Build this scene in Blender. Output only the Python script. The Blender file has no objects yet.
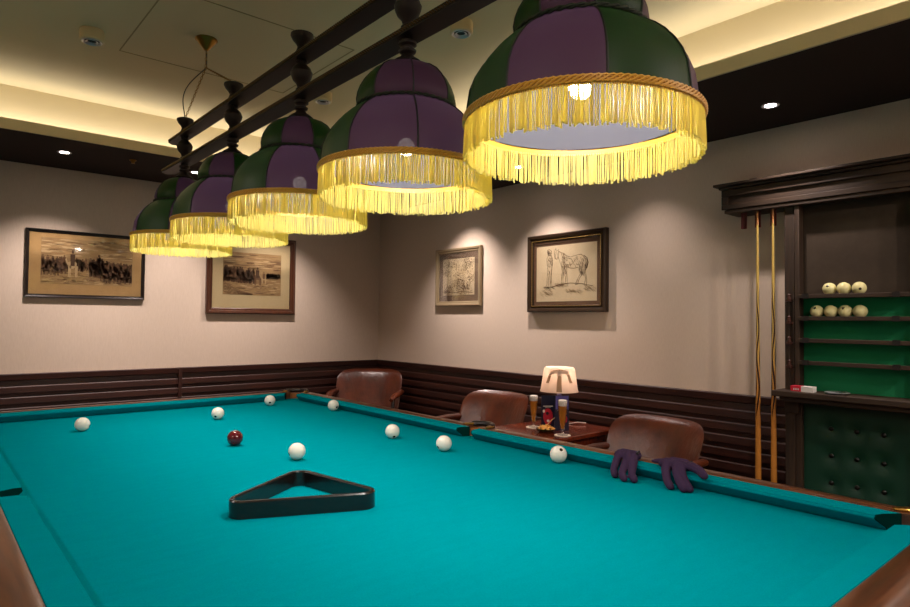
import bpy, bmesh, math, random
from mathutils import Vector, Matrix, Euler
PI = math.pi
C = bpy.context.scene.collection
S = bpy.context.scene
R_ = math.radians
H = 1.385                      # eye height; table bed and walls are measured from it

# ------------------------------------------------------------------ camera
F = 627.0
yaw, pitch, roll = R_(40.7), R_(1.55), R_(0.57)
fw = Vector((math.sin(yaw)*math.cos(pitch), math.cos(yaw)*math.cos(pitch), math.sin(pitch)))
rt = Vector((math.cos(yaw), -math.sin(yaw), 0)); up = rt.cross(fw)
Rr = math.cos(roll)*rt + math.sin(roll)*up
Uu = -math.sin(roll)*rt + math.cos(roll)*up
cd = bpy.data.cameras.new('camera'); cam = bpy.data.objects.new('camera', cd); C.objects.link(cam)
cd.sensor_width = 36; cd.lens = F/910*36; cd.clip_start = .02; cd.clip_end = 60
M = Matrix((Rr, Uu, -fw)).transposed().to_4x4(); M.translation = (0, 0, H)
cam.matrix_world = M
S.camera = cam

# ------------------------------------------------------------------ world, exposure, lights
w = bpy.data.worlds.new('world'); S.world = w; w.use_nodes = True
w.node_tree.nodes['Background'].inputs[0].default_value = (.55, .5, .45, 1)
w.node_tree.nodes['Background'].inputs[1].default_value = 0.02
S.view_settings.view_transform = 'Standard'; S.view_settings.look = 'None'
S.view_settings.exposure = 0.27; S.view_settings.gamma = 1; S.view_settings.use_curve_mapping = False

COVE_COL = (1, .91, .82)
COVE_P = 1.8                 # watts per metre-ish of cove strip
SPOT_COL = (1, .84, .77)
SPOT_P = 120.0
LAMP_COL = (1, .93, .86)
LAMP_P = 10.5
REFL_P = 17.0
TABLE_LAMP_P = 1.1

ROOM_X0, ROOM_X1, ROOM_Y0, ROOM_Y1 = -1.65, 3.9, -1.35, 5.83
CZ = H+1.18                    # dark outer ceiling
TX0, TX1, TY0, TY1 = -.56, 2.86, -.25, 4.81   # opening of the raised ceiling
TZ = H+1.50

def area(name, loc, rot, sx, sy, power, col):
    l = bpy.data.lights.new(name, 'AREA'); l.shape = 'RECTANGLE'; l.size = sx; l.size_y = sy
    l.energy = power; l.color = col
    o = bpy.data.objects.new(name, l); C.objects.link(o); o.location = loc; o.rotation_euler = rot
    return o
def spot(name, loc, target, power, col, size, blend=.6, rad=.03):
    l = bpy.data.lights.new(name, 'SPOT'); l.energy = power; l.color = col
    l.spot_size = R_(size); l.spot_blend = blend; l.shadow_soft_size = rad
    o = bpy.data.objects.new(name, l); C.objects.link(o); o.location = loc
    o.rotation_euler = (Vector(target)-Vector(loc)).to_track_quat('-Z', 'Y').to_euler()
    return o
# cove strips lie in the trough behind the lip and shine up
zc = CZ+.035
area('cove_light', ((TX0+TX1)/2, TY1+.075, zc), (PI, 0, 0), TX1-TX0, .05, COVE_P*(TX1-TX0), COVE_COL)
area('cove_light', ((TX0+TX1)/2, TY0-.075, zc), (PI, 0, 0), TX1-TX0, .05, COVE_P*(TX1-TX0), COVE_COL)
area('cove_light', (TX1+.075, (TY0+TY1)/2, zc), (PI, 0, 0), .05, TY1-TY0, COVE_P*(TY1-TY0), COVE_COL)
area('cove_light', (TX0-.075, (TY0+TY1)/2, zc), (PI, 0, 0), .05, TY1-TY0, COVE_P*(TY1-TY0), COVE_COL)
DOWN = [(3.47, 1.44, 3.86, 1.3, .38), (3.47, 2.4, 3.9, 2.4, .22), (3.47, 3.3, 3.9, 3.3, .85), (3.47, 4.3, 3.9, 4.3, 1.1),
        (.78, 5.218, .78, 5.83, .85), (1.69, 5.2, 1.69, 5.83, .85), (2.6, 5.2, 2.6, 5.83, .85)]
for (x, y, tx, ty, k) in DOWN:
    spot('downlight_beam', (x, y, CZ-.012), (tx, ty, .3), SPOT_P*k, SPOT_COL, 92, 1.0)

FILL_P = 55.0
FILL_LAMPS = [(-1.1, .6), (-1.1, 3.4), (.3, -.8), (2.1, -.8), (3.35, -.3)]  # unseen lamps added to fill the walls
for (x, y) in FILL_LAMPS:
    spot('room_fill_beam', (x, y, CZ-.012), (x+(1.2-x)*.25, y+(2.3-y)*.25, 0), FILL_P, SPOT_COL, 150, .6)
spot('rack_fill_beam', (2.75, -.75, CZ-.012), (3.8, 1.15, 1.25), 75, (1, .86, .7), 52, .8)  # unseen lamp added to brighten the front of the rack

# ------------------------------------------------------------------ materials
def lin(h):
    h = h.lstrip('#'); v = [int(h[i:i+2], 16)/255 for i in (0, 2, 4)]
    return tuple((c/12.92 if c <= .04045 else ((c+.055)/1.055)**2.4) for c in v)+(1,)
def mat(name, col, rough=.5, metal=0, **kw):
    m = bpy.data.materials.new(name); m.use_nodes = True
    b = m.node_tree.nodes['Principled BSDF']
    if isinstance(col, str): col = lin(col)
    b.inputs['Base Color'].default_value = col; b.inputs['Roughness'].default_value = rough
    b.inputs['Metallic'].default_value = metal
    for k, v in kw.items():
        b.inputs[k.replace('_', ' ')].default_value = v
    return m
def N(m, t, **kw):
    n = m.node_tree.nodes.new(t)
    for k, v in kw.items(): setattr(n, k, v)
    return n
def L(m, a, b): m.node_tree.links.new(a, b)
def coords(m, scale=(1, 1, 1)):
    tc = N(m, 'ShaderNodeTexCoord'); mp = N(m, 'ShaderNodeMapping'); mp.inputs['Scale'].default_value = scale
    L(m, tc.outputs['Object'], mp.inputs[0]); return mp.outputs[0]
def noise(m, vec, scale, detail=3, rough=.6):
    n = N(m, 'ShaderNodeTexNoise'); n.inputs['Scale'].default_value = scale
    n.inputs['Detail'].default_value = detail; n.inputs['Roughness'].default_value = rough
    L(m, vec, n.inputs['Vector']); return n.outputs['Fac']
def ramp(m, fac, stops):
    r = N(m, 'ShaderNodeValToRGB'); e = r.color_ramp.elements
    while len(e) < len(stops): e.new(.5)
    for i, (p, c) in enumerate(stops):
        e[i].position = p; e[i].color = lin(c) if isinstance(c, str) else c
    L(m, fac, r.inputs[0]); return r.outputs[0]
def bump(m, height, strength=.2, dist=.002):
    b = N(m, 'ShaderNodeBump'); b.inputs['Strength'].default_value = strength; b.inputs['Distance'].default_value = dist
    L(m, height, b.inputs['Height']); L(m, b.outputs[0], m.node_tree.nodes['Principled BSDF'].inputs['Normal'])
def base(m, out): L(m, out, m.node_tree.nodes['Principled BSDF'].inputs['Base Color'])

def wood(name, dark, light, axis=1, rough=.35, scale=9, coat=.2):
    m = mat(name, dark, rough, Coat_Weight=coat, Coat_Roughness=.15)
    sc = [14, 14, 14]; sc[axis] = .9
    v = coords(m, tuple(sc))
    n = noise(m, v, scale/3, 5, .65)
    base(m, ramp(m, n, [(.3, dark), (.7, light)])); bump(m, n, .15, .001)
    return m
MT = {}
MT['wall'] = mat('wallpaper', '#b9a791', .85)
v = coords(MT['wall'], (220, 220, 25)); n1 = noise(MT['wall'], v, 1, 2)
v2 = coords(MT['wall'], (25, 25, 260)); n2 = noise(MT['wall'], v2, 1, 2)
mx = N(MT['wall'], 'ShaderNodeMath', operation='ADD'); L(MT['wall'], n1, mx.inputs[0]); L(MT['wall'], n2, mx.inputs[1])
base(MT['wall'], ramp(MT['wall'], n1, [(.25, '#cdbaa8'), (.75, '#d6c4b3')])); bump(MT['wall'], mx.outputs[0], .12, .001)
MT['cream'] = mat('cream_plaster', '#d6c69e', .9)
v = coords(MT['cream'], (1, 1, 1)); bump(MT['cream'], noise(MT['cream'], v, 60, 4), .05, .001)
MT['darkceil'] = mat('dark_brown_plaster', '#352b27', .9, Specular_IOR_Level=.2)
bump(MT['darkceil'], noise(MT['darkceil'], coords(MT['darkceil']), 50, 4), .06, .001)
MT['carpet'] = mat('brown_carpet', '#3a2018', .95)
nn = noise(MT['carpet'], coords(MT['carpet']), 90, 4); base(MT['carpet'], ramp(MT['carpet'], nn, [(.3, '#2a1712'), (.7, '#4a2a1e')])); bump(MT['carpet'], nn, .5, .004)
MT['mahog_x'] = wood('mahogany_along_far_wall', '#230c06', '#3c160a', 0, .5, 9, 0)
MT['mahog_y'] = wood('mahogany_along_side_wall', '#230c06', '#3c160a', 1, .5, 9, 0)
MT['rail_x'] = wood('rail_wood_across', '#3e2010', '#6c3f22', 0, .3, 9, .3)
MT['rail_y'] = wood('rail_wood_along', '#3e2010', '#6c3f22', 1, .3, 9, .3)
MT['walnut'] = wood('dark_walnut', '#25180e', '#3f2c1b', 2, .65, 9, .0)
MT['walnut_y'] = wood('dark_walnut_along', '#25180e', '#3f2c1b', 1, .65, 9, .0)
MT['table_top'] = wood('cherry_table', '#4a1a0c', '#7a2f16', 1, .16, 9, .5)
MT['ebony'] = wood('ebonised_wood', '#110a07', '#1b100b', 1, .55, 9, .0)
MT['black_wood'] = mat('black_lacquered_wood', '#140d0b', .28, Coat_Weight=.3, Coat_Roughness=.2)
nn = noise(MT['black_wood'], coords(MT['black_wood'], (3, 30, 30)), 3, 4); base(MT['black_wood'], ramp(MT['black_wood'], nn, [(.35, '#0e0908'), (.7, '#1d1310')]))
MT['pocket_wood'] = wood('pale_pocket_wood', '#8a5228', '#b87a45', 2, .5)
MT['cloth'] = mat('teal_baize', '#008f95', 1.0, Specular_IOR_Level=.0)
nn = noise(MT['cloth'], coords(MT['cloth']), 420, 3); n3 = noise(MT['cloth'], coords(MT['cloth'], (3, 9, 3)), 4, 5)
mm = N(MT['cloth'], 'ShaderNodeMath', operation='ADD'); mm.use_clamp = False
m2 = N(MT['cloth'], 'ShaderNodeMath', operation='MULTIPLY'); m2.inputs[1].default_value = .35
L(MT['cloth'], n3, m2.inputs[0]); L(MT['cloth'], nn, mm.inputs[0]); L(MT['cloth'], m2.outputs[0], mm.inputs[1])
base(MT['cloth'], ramp(MT['cloth'], mm.outputs[0], [(.4, '#007782'), (.95, '#008590')])); bump(MT['cloth'], nn, .25, .001)
MT['end_shade'] = mat('shaded_cushion_end', '#04302c', .95, Specular_IOR_Level=0)  # shade of the cushion ends, put into the colour
MT['leather'] = mat('brown_leather', '#4a2014', .3, Coat_Weight=.15, Coat_Roughness=.3)
nn = noise(MT['leather'], coords(MT['leather']), 7, 4); base(MT['leather'], ramp(MT['leather'], nn, [(.3, '#381507'), (.7, '#5e2811')]))
nl = noise(MT['leather'], coords(MT['leather'], (38, 38, 5)), 1, 2); bump(MT['leather'], nl, .25, .012)
MT['black_leather'] = mat('black_leather', '#1a0f0d', .4)
MT['brass'] = mat('brass', '#c79a4a', .3, 1)
MT['old_brass'] = mat('aged_brass', '#94702f', .38, 1)
MT['bronzed'] = mat('bronzed_moulding', '#5a4422', .4, .5)
MT['dull_metal'] = mat('dull_reflector', '#5a544c', .5, .3)
MT['cherry_dark'] = mat('dark_cherry', '#40221a', .35)
MT['chrome'] = mat('chrome', '#cfcfd2', .35, .8)
MT['white_plastic'] = mat('cream_enamel', '#cdbf98', .5)
MT['ball'] = mat('ivory_ball', '#e4e0d2', .12, Coat_Weight=.4, Coat_Roughness=.05)
def ball_marks(m, body, mark):
    tc = N(m, 'ShaderNodeTexCoord'); nv = N(m, 'ShaderNodeVectorMath', operation='NORMALIZE'); L(m, tc.outputs['Object'], nv.inputs[0])
    fac = None
    for d in ((1, 0, 0), (-1, 0, 0)):
        dp = N(m, 'ShaderNodeVectorMath', operation='DOT_PRODUCT'); dp.inputs[1].default_value = d
        L(m, nv.outputs[0], dp.inputs[0])
        g = N(m, 'ShaderNodeMath', operation='GREATER_THAN'); g.inputs[1].default_value = .978; L(m, dp.outputs['Value'], g.inputs[0])
        if fac is None: fac = g.outputs[0]
        else:
            a = N(m, 'ShaderNodeMath', operation='ADD'); L(m, fac, a.inputs[0]); L(m, g.outputs[0], a.inputs[1]); fac = a.outputs[0]
    nz = N(m, 'ShaderNodeTexNoise'); nz.inputs['Scale'].default_value = 90; L(m, tc.outputs['Object'], nz.inputs['Vector'])
    g2 = N(m, 'ShaderNodeMath', operation='GREATER_THAN'); g2.inputs[1].default_value = .42; L(m, nz.outputs['Fac'], g2.inputs[0])
    mu = N(m, 'ShaderNodeMath', operation='MULTIPLY'); L(m, fac, mu.inputs[0]); L(m, g2.outputs[0], mu.inputs[1])
    base(m, ramp(m, mu.outputs[0], [(0, body), (1, mark)]))
ball_marks(MT['ball'], '#e4e0d2', '#2a2420')
MT['rack_ball'] = mat('yellowed_ivory_ball', '#ddd6a0', .2, Coat_Weight=.3); ball_marks(MT['rack_ball'], '#ded69c', '#2a2420')
MT['red_ball'] = mat('crimson_ball', '#4a0410', .1, Coat_Weight=.5, Coat_Roughness=.04); ball_marks(MT['red_ball'], '#52040f', '#b89a8a')

def fabric(name, col, trans, tfac, sheen=.3, transp=.0, rough=.45):
    """woven shade fabric: reflects, lets a little light through"""
    m = mat(name, col, rough, Sheen_Weight=sheen, Sheen_Roughness=.4, Specular_IOR_Level=.2)
    nt = m.node_tree; b = nt.nodes['Principled BSDF']; out = nt.nodes['Material Output']
    vv = coords(m, (1, 1, 1)); nz = noise(m, coords(m, (300, 300, 40)), 1, 2); bump(m, nz, .2, .001)
    t = N(m, 'ShaderNodeBsdfTranslucent'); t.inputs[0].default_value = lin(trans)
    x = N(m, 'ShaderNodeMixShader'); x.inputs[0].default_value = tfac
    L(m, b.outputs[0], x.inputs[1]); L(m, t.outputs[0], x.inputs[2]); last = x.outputs[0]
    if transp:
        tr = N(m, 'ShaderNodeBsdfTransparent'); y = N(m, 'ShaderNodeMixShader'); y.inputs[0].default_value = transp
        L(m, last, y.inputs[1]); L(m, tr.outputs[0], y.inputs[2]); last = y.outputs[0]
    L(m, last, out.inputs[0]); return m
MT['green_silk'] = fabric('green_silk', '#10280a', '#2c6a1c', .10, 0, .015)
MT['maroon_silk'] = fabric('plum_silk', '#381d18', '#72547a', .24, .0, .016)
MT['lining'] = fabric('white_lining', '#5c5c66', '#a898a4', .16, 0, .12, .8)
MT['gold_fringe'] = fabric('gold_fringe', '#e2d88c', '#f6ea8c', .56, .1, 0, .5)
MT['gold_braid'] = mat('gold_braid', '#cf9a26', .5, Sheen_Weight=.3)
MT['seam'] = mat('black_green_piping', '#0c140a', .6)
def emis(name, col, s):
    m = bpy.data.materials.new(name); m.use_nodes = True; nt = m.node_tree
    nt.nodes.remove(nt.nodes['Principled BSDF']); e = N(m, 'ShaderNodeEmission')
    e.inputs[0].default_value = lin(col) if isinstance(col, str) else col; e.inputs[1].default_value = s
    L(m, e.outputs[0], nt.nodes['Material Output'].inputs[0]); return m
MT['bulb'] = emis('lit_bulb', '#fff2e4', 38)
MT['downlit'] = emis('lit_downlight', '#fff0ee', 30)
MT['downlit_dim'] = emis('dim_downlight_lens', '#fff0ee', 3)
MT['slate'] = mat('slate_board', '#2a2521', .85, Specular_IOR_Level=.2); nn = noise(MT['slate'], coords(MT['slate']), 3, 6, .7); base(MT['slate'], ramp(MT['slate'], nn, [(.3, '#352c24'), (.8, '#4a3f34')]))
MT['green_baize'] = mat('green_baize', '#088250', .9, Sheen_Weight=.2)
MT['dark_green_leather'] = mat('tufted_green_leather', '#053a28', .5)
MT['button'] = mat('leather_button', '#0b0f0b', .3)
MT['dark_red'] = mat('dark_red_plastic', '#5a0d12', .35)
MT['maple'] = mat('cue_maple', '#c8a050', .25, Coat_Weight=.4)
MT['ferrule'] = mat('copper_ferrule', '#c88a5a', .3, .6)
MT['mat_cream'] = mat('cream_mount', '#d2bd90', .8)
MT['mat_taupe'] = mat('taupe_mount', '#86705c', .8)
MT['mat_brown'] = mat('brown_mount', '#7a5a42', .8)
MT['paper_tan'] = mat('tan_paper', '#b9955f', .8)
MT['paper_pale'] = mat('pale_paper', '#dcc9a6', .8)
MT['paper_eng'] = mat('engraving_paper', '#a8875c', .8)
def toned(m, lo, hi, sc):
    nn = noise(m, coords(m, sc), 1, 6, .7); base(m, ramp(m, nn, [(.25, lo), (.75, hi)]))
toned(MT['paper_eng'], '#8f7048', '#bd9c6a', (6, 6, 22)); toned(MT['paper_tan'], '#b08c58', '#c49f68', (6, 6, 6)); toned(MT['paper_pale'], '#e8d0a6', '#f2dfba', (8, 8, 8))
MT['ink_dark'] = mat('ink_dark', '#593f29', .8); MT['ink_mid'] = mat('ink_mid', '#76563a', .8); MT['ink_soft'] = mat('ink_soft', '#8f7049', .8)
MT['ink_light'] = mat('ink_light', '#c9ab7c', .8)
MT['frame_black'] = mat('black_frame', '#1a110e', .3); MT['frame_brown'] = wood('brown_frame', '#3a1c10', '#54301c', 2, .3)
MT['frame_silver'] = mat('champagne_frame', '#9c8a6c', .4, .35); MT['frame_dark'] = mat('bronze_frame', '#3a2a1c', .35, .4)
MT['gilt'] = mat('gilt_edge', '#a98a4c', .35, .8)
def glassy(name, tint, gloss=.08):
    m = bpy.data.materials.new(name); m.use_nodes = True; nt = m.node_tree; nt.nodes.remove(nt.nodes['Principled BSDF'])
    t = N(m, 'ShaderNodeBsdfTransparent'); t.inputs[0].default_value = tint
    g = N(m, 'ShaderNodeBsdfGlossy'); g.inputs['Roughness'].default_value = .03
    fr = N(m, 'ShaderNodeLayerWeight'); fr.inputs[0].default_value = .25
    mu = N(m, 'ShaderNodeMath', operation='MULTIPLY_ADD'); mu.inputs[1].default_value = .5; mu.inputs[2].default_value = gloss*.3
    L(m, fr.outputs['Fresnel'], mu.inputs[0])
    x = N(m, 'ShaderNodeMixShader'); L(m, mu.outputs[0], x.inputs[0])
    L(m, t.outputs[0], x.inputs[1]); L(m, g.outputs[0], x.inputs[2]); L(m, x.outputs[0], nt.nodes['Material Output'].inputs[0]); return m
MT['pane'] = glassy('picture_glass', (.98, .98, .98, 1), .02)
MT['glass'] = glassy('drinking_glass', (.93, .93, .93, 1), .3)
MT['beer'] = mat('amber_beer', '#d8821c', .1)
MT['beer'] = fabric('amber_beer_lit', '#f0a838', '#ffc860', .5, 0, .15, .1)
MT['foam'] = mat('beer_foam', '#fff6ea', .8)
MT['shade_white'] = fabric('frosted_shade', '#efe2d4', '#fdeadb', .55, 0, 0, .6)
MT['motif'] = fabric('brown_motif', '#b09a80', '#a58e74', .4, 0, 0, .6)
MT['purple_glass'] = mat('violet_lamp_stem', '#9a8fc0', .15, Transmission_Weight=.3)
MT['navy'] = mat('navy_card', '#10122c', .4); MT['card_red'] = mat('red_print', '#c01c34', .4); MT['card_white'] = mat('white_print', '#e8dccf', .5)
MT['card_violet'] = mat('violet_print', '#5a4f94', .45)
MT['straw'] = mat('straw_twig', '#c89a60', .6)
MT['coaster'] = mat('pale_coaster', '#e0cdb8', .6)
MT['snack'] = mat('golden_crisps', '#d89a3a', .6); MT['bowl_dark'] = mat('dark_olive_bowl', '#2a2a14', .25, Coat_Weight=.5)
MT['glove'] = mat('plum_grey_knit', '#3a2a42', .95, Specular_IOR_Level=.1); bump(MT['glove'], noise(MT['glove'], coords(MT['glove']), 500, 2), .5, .001)
MT['glove_trim'] = mat('black_glove_trim', '#15111a', .7)
MT['cable'] = mat('black_cable', '#181210', .5)
MT['white_bit'] = mat('white_card', '#e0dcd6', .5)

# ------------------------------------------------------------------ helpers
def new(): return bmesh.new()
def face(bm, vs, mi=0):
    try:
        f = bm.faces.new(vs); f.material_index = mi; return f
    except ValueError: return None
def box(bm, x0, x1, y0, y1, z0, z1, mi=0):
    v = [bm.verts.new((x, y, z)) for z in (z0, z1) for (x, y) in ((x0, y0), (x1, y0), (x1, y1), (x0, y1))]
    for q in ((3, 2, 1, 0), (4, 5, 6, 7), (0, 1, 5, 4), (1, 2, 6, 5), (2, 3, 7, 6), (3, 0, 4, 7)): face(bm, [v[i] for i in q], mi)
    return v
def lathe(bm, prof, segs=32, c=(0, 0, 0), mi=0, closed=False, rad=None):
    rings = []
    for (r, z) in prof:
        if r < 1e-6: rings.append([bm.verts.new((c[0], c[1], c[2]+z))])
        else: rings.append([bm.verts.new((c[0]+r*math.cos(2*PI*k/segs), c[1]+r*math.sin(2*PI*k/segs), c[2]+z)) for k in range(segs)])
    n = len(rings)
    for i in range(n if closed else n-1):
        a, b = rings[i], rings[(i+1) % n]
        for k in range(segs):
            k2 = (k+1) % segs
            if len(a) == 1 and len(b) == 1: continue
            if len(a) == 1: face(bm, [a[0], b[k2], b[k]], mi)
            elif len(b) == 1: face(bm, [a[k], a[k2], b[0]], mi)
            else: face(bm, [a[k], a[k2], b[k2], b[k]], mi)
def tube(bm, pts, r, segs=8, mi=0, closed=False, flat=1.0, cap=True):
    P = [Vector(p) for p in pts]; n = len(P)
    rr = r if isinstance(r, (list, tuple)) else [r]*n
    rings = []; prev = None
    for i in range(n):
        if closed: t = P[(i+1) % n]-P[(i-1) % n]
        else: t = P[min(i+1, n-1)]-P[max(i-1, 0)]
        if t.length < 1e-9: t = Vector((0, 0, 1))
        t.normalize()
        if prev is None:
            a = Vector((0, 0, 1)) if abs(t.z) < .9 else Vector((1, 0, 0))
            nrm = t.cross(a).normalized()
        else:
            nrm = (prev-t*prev.dot(t))
            nrm = nrm.normalized() if nrm.length > 1e-6 else t.orthogonal().normalized()
        prev = nrm; bn = t.cross(nrm)
        rings.append([bm.verts.new(P[i]+rr[i]*(math.cos(2*PI*k/segs)*nrm+flat*math.sin(2*PI*k/segs)*bn)) for k in range(segs)])
    m = n if closed else n-1
    for i in range(m):
        a, b = rings[i], rings[(i+1) % n]
        for k in range(segs): face(bm, [a[k], a[(k+1) % segs], b[(k+1) % segs], b[k]], mi)
    if cap and not closed:
        face(bm, rings[0][::-1], mi); face(bm, rings[-1], mi)
def prism(bm, poly, off, mi=0):
    """poly: closed list of 3-D points, extruded by off"""
    a = [bm.verts.new(p) for p in poly]; b = [bm.verts.new(Vector(p)+Vector(off)) for p in poly]; n = len(a)
    face(bm, a[::-1], mi); face(bm, b, mi)
    for i in range(n): face(bm, [a[i], a[(i+1) % n], b[(i+1) % n], b[i]], mi)
def loft(bm, secs, mi=0, cap=True):
    rings = [[bm.verts.new(p) for p in s] for s in secs]; n = len(rings[0])
    for a, b in zip(rings, rings[1:]):
        for k in range(n): face(bm, [a[k], a[(k+1) % n], b[(k+1) % n], b[k]], mi)
    if cap: face(bm, rings[0][::-1], mi); face(bm, rings[-1], mi)
def ball(bm, c, r, seg=16, mi=0, sc=(1, 1, 1)):
    ret = bmesh.ops.create_uvsphere(bm, u_segments=seg, v_segments=max(4, seg//2), radius=r)
    for v in ret['verts']:
        v.co = Vector((v.co.x*sc[0]+c[0], v.co.y*sc[1]+c[1], v.co.z*sc[2]+c[2]))
    for f in {f for v in ret['verts'] for f in v.link_faces}: f.material_index = mi
def wloc(o):
    v = Vector((0, 0, 0))
    while o is not None: v += o.location; o = o.parent
    return v
def obj(name, bm, mats, parent=None, local=False, bev=0, smooth=35, sub=0, label=None, kind=None, loc=None):
    me = bpy.data.meshes.new(name)
    bmesh.ops.recalc_face_normals(bm, faces=bm.faces[:])
    off = Vector((0, 0, 0))
    if parent is not None and not local: off = wloc(parent)
    if loc is not None: off = off+Vector(loc)
    if off.length: bmesh.ops.translate(bm, verts=bm.verts[:], vec=-off)
    bm.to_mesh(me); bm.free()
    if smooth:
        for p in me.polygons: p.use_smooth = True
        me.set_sharp_from_angle(angle=R_(smooth))
    o = bpy.data.objects.new(name, me); C.objects.link(o)
    for m in (mats if isinstance(mats, (list, tuple)) else [mats]): me.materials.append(MT[m] if isinstance(m, str) else m)
    if parent is not None: o.parent = parent
    if loc is not None: o.location = loc
    if bev:
        b = o.modifiers.new('bevel', 'BEVEL'); b.width = bev; b.segments = 2; b.limit_method = 'ANGLE'; b.angle_limit = R_(40)
    if sub:
        s = o.modifiers.new('sub', 'SUBSURF'); s.levels = sub; s.render_levels = sub
    if label: o['label'] = label
    if kind: o['kind'] = kind
    return o
def thing(name, label, cat, loc=(0, 0, 0), rotz=0, group=None):
    o = bpy.data.objects.new(name, None); C.objects.link(o); o.location = loc; o.rotation_euler = (0, 0, rotz); o.empty_display_size = .1
    return tag(o, label, cat, group)
def tag(o, label, cat, group=None):
    o['label'] = label; o['category'] = cat
    if group: o['group'] = group
    return o
def struct(name, bm, m, **kw):
    return obj(name, bm, m, kind='structure', **kw)

# ------------------------------------------------------------------ room shell
bm = new(); box(bm, ROOM_X0-.1, ROOM_X1+.1, ROOM_Y0-.1, ROOM_Y1+.1, -.1, 0); struct('floor', bm, 'carpet')
bm = new(); box(bm, ROOM_X0, ROOM_X1, ROOM_Y1, ROOM_Y1+.1, 0, TZ+.1); struct('wall_far', bm, 'wall')
bm = new(); box(bm, ROOM_X1, ROOM_X1+.1, ROOM_Y0, ROOM_Y1+.1, 0, TZ+.1); struct('wall_right', bm, 'wall')
bm = new(); box(bm, ROOM_X0-.1, ROOM_X0, ROOM_Y0, ROOM_Y1+.1, 0, TZ+.1); struct('wall_left', bm, 'wall')
bm = new(); box(bm, ROOM_X0-.1, ROOM_X1+.1, ROOM_Y0-.1, ROOM_Y0, 0, TZ+.1); struct('wall_near', bm, 'wall')
# outer dark ceiling ring
bm = new()
for (x0, x1, y0, y1) in ((ROOM_X0, TX0, ROOM_Y0, ROOM_Y1), (TX1, ROOM_X1, ROOM_Y0, ROOM_Y1), (TX0, TX1, ROOM_Y0, TY0), (TX0, TX1, TY1, ROOM_Y1)):
    box(bm, x0, x1, y0, y1, CZ, CZ+.018)
struct('ceiling_border', bm, 'darkceil', smooth=0)
W = .15
bm = new(); box(bm, TX0-W, TX1+W, TY0-W, TY1+W, TZ, TZ+.05); struct('ceiling', bm, 'cream')
# cove: lip towards the room, trough, and back wall up to the raised ceiling
bm = new()
def ringbox(bm, d0, d1, z0, z1):
    box(bm, TX0-d1, TX1+d1, TY1+d0, TY1+d1, z0, z1); box(bm, TX0-d1, TX1+d1, TY0-d1, TY0-d0, z0, z1)
    box(bm, TX0-d1, TX0-d0, TY0-d0, TY1+d0, z0, z1); box(bm, TX1+d0, TX1+d1, TY0-d0, TY1+d0, z0, z1)
ringbox(bm, -.003, .012, CZ-.0015, CZ+.066)
struct('trim_1', bm, 'cream', smooth=0)
bm = new(); ringbox(bm, W, W+.03, CZ+.018, TZ)
struct('trim_2', bm, 'cream', smooth=0)
# thin groove of the ceiling access panel
bm = new()
hx0, hx1, hy0, hy1 = .83, 1.81, 2.99, 3.88
for (a, b, c, d) in ((hx0, hx1, hy0, hy0+.006), (hx0, hx1, hy1, hy1+.006), (hx0, hx0+.006, hy0, hy1), (hx1, hx1+.006, hy0, hy1+.006)):
    box(bm, a, b, c, d, TZ-.002, TZ+.001)
struct('trim_3', bm, mat('panel_joint', '#9c8c66', .9), smooth=0)

# wainscot: capped horizontal slats
WZ = .945
def slat_profile():
    P = [(0, 0), (.022, 0)]
    z = .14
    P += [(.022, .10), (.014, .10)]
    while z+.082 < WZ-.045:
        P += [(.016, z-.024), (.016, z), (.036, z+.004), (.034, z+.048), (.030, z+.054), (.016, z+.056)]
        z += .082
    P += [(.012, WZ-.052), (.036, WZ-.046), (.040, WZ-.004), (.036, WZ), (0, WZ)]
    return P
prof = slat_profile()
def wains(name, p0, p1, inward, m):
    bm = new(); p0 = Vector(p0); p1 = Vector(p1); iv = Vector(inward)
    prism(bm, [p0+iv*d+Vector((0, 0, z)) for (d, z) in prof], p1-p0)
    return struct(name, bm, m, smooth=20)
wains('trim_4', (ROOM_X0, ROOM_Y1, 0), (1.775, ROOM_Y1, 0), (0, -1, 0), 'mahog_x')
wains('trim_5', (1.80, ROOM_Y1, 0), (ROOM_X1, ROOM_Y1, 0), (0, -1, 0), 'mahog_x')
wains('trim_6', (ROOM_X1, ROOM_Y1-.03, 0), (ROOM_X1, 1.50, 0), (-1, 0, 0), 'mahog_y')
bm = new(); box(bm, 1.773, 1.802, ROOM_Y1-.05, ROOM_Y1, 0, WZ); struct('trim_7', bm, 'mahog_x', bev=.002)
wains('trim_8', (ROOM_X0, ROOM_Y0, 0), (ROOM_X0, ROOM_Y1-.03, 0), (1, 0, 0), 'mahog_y')

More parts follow.
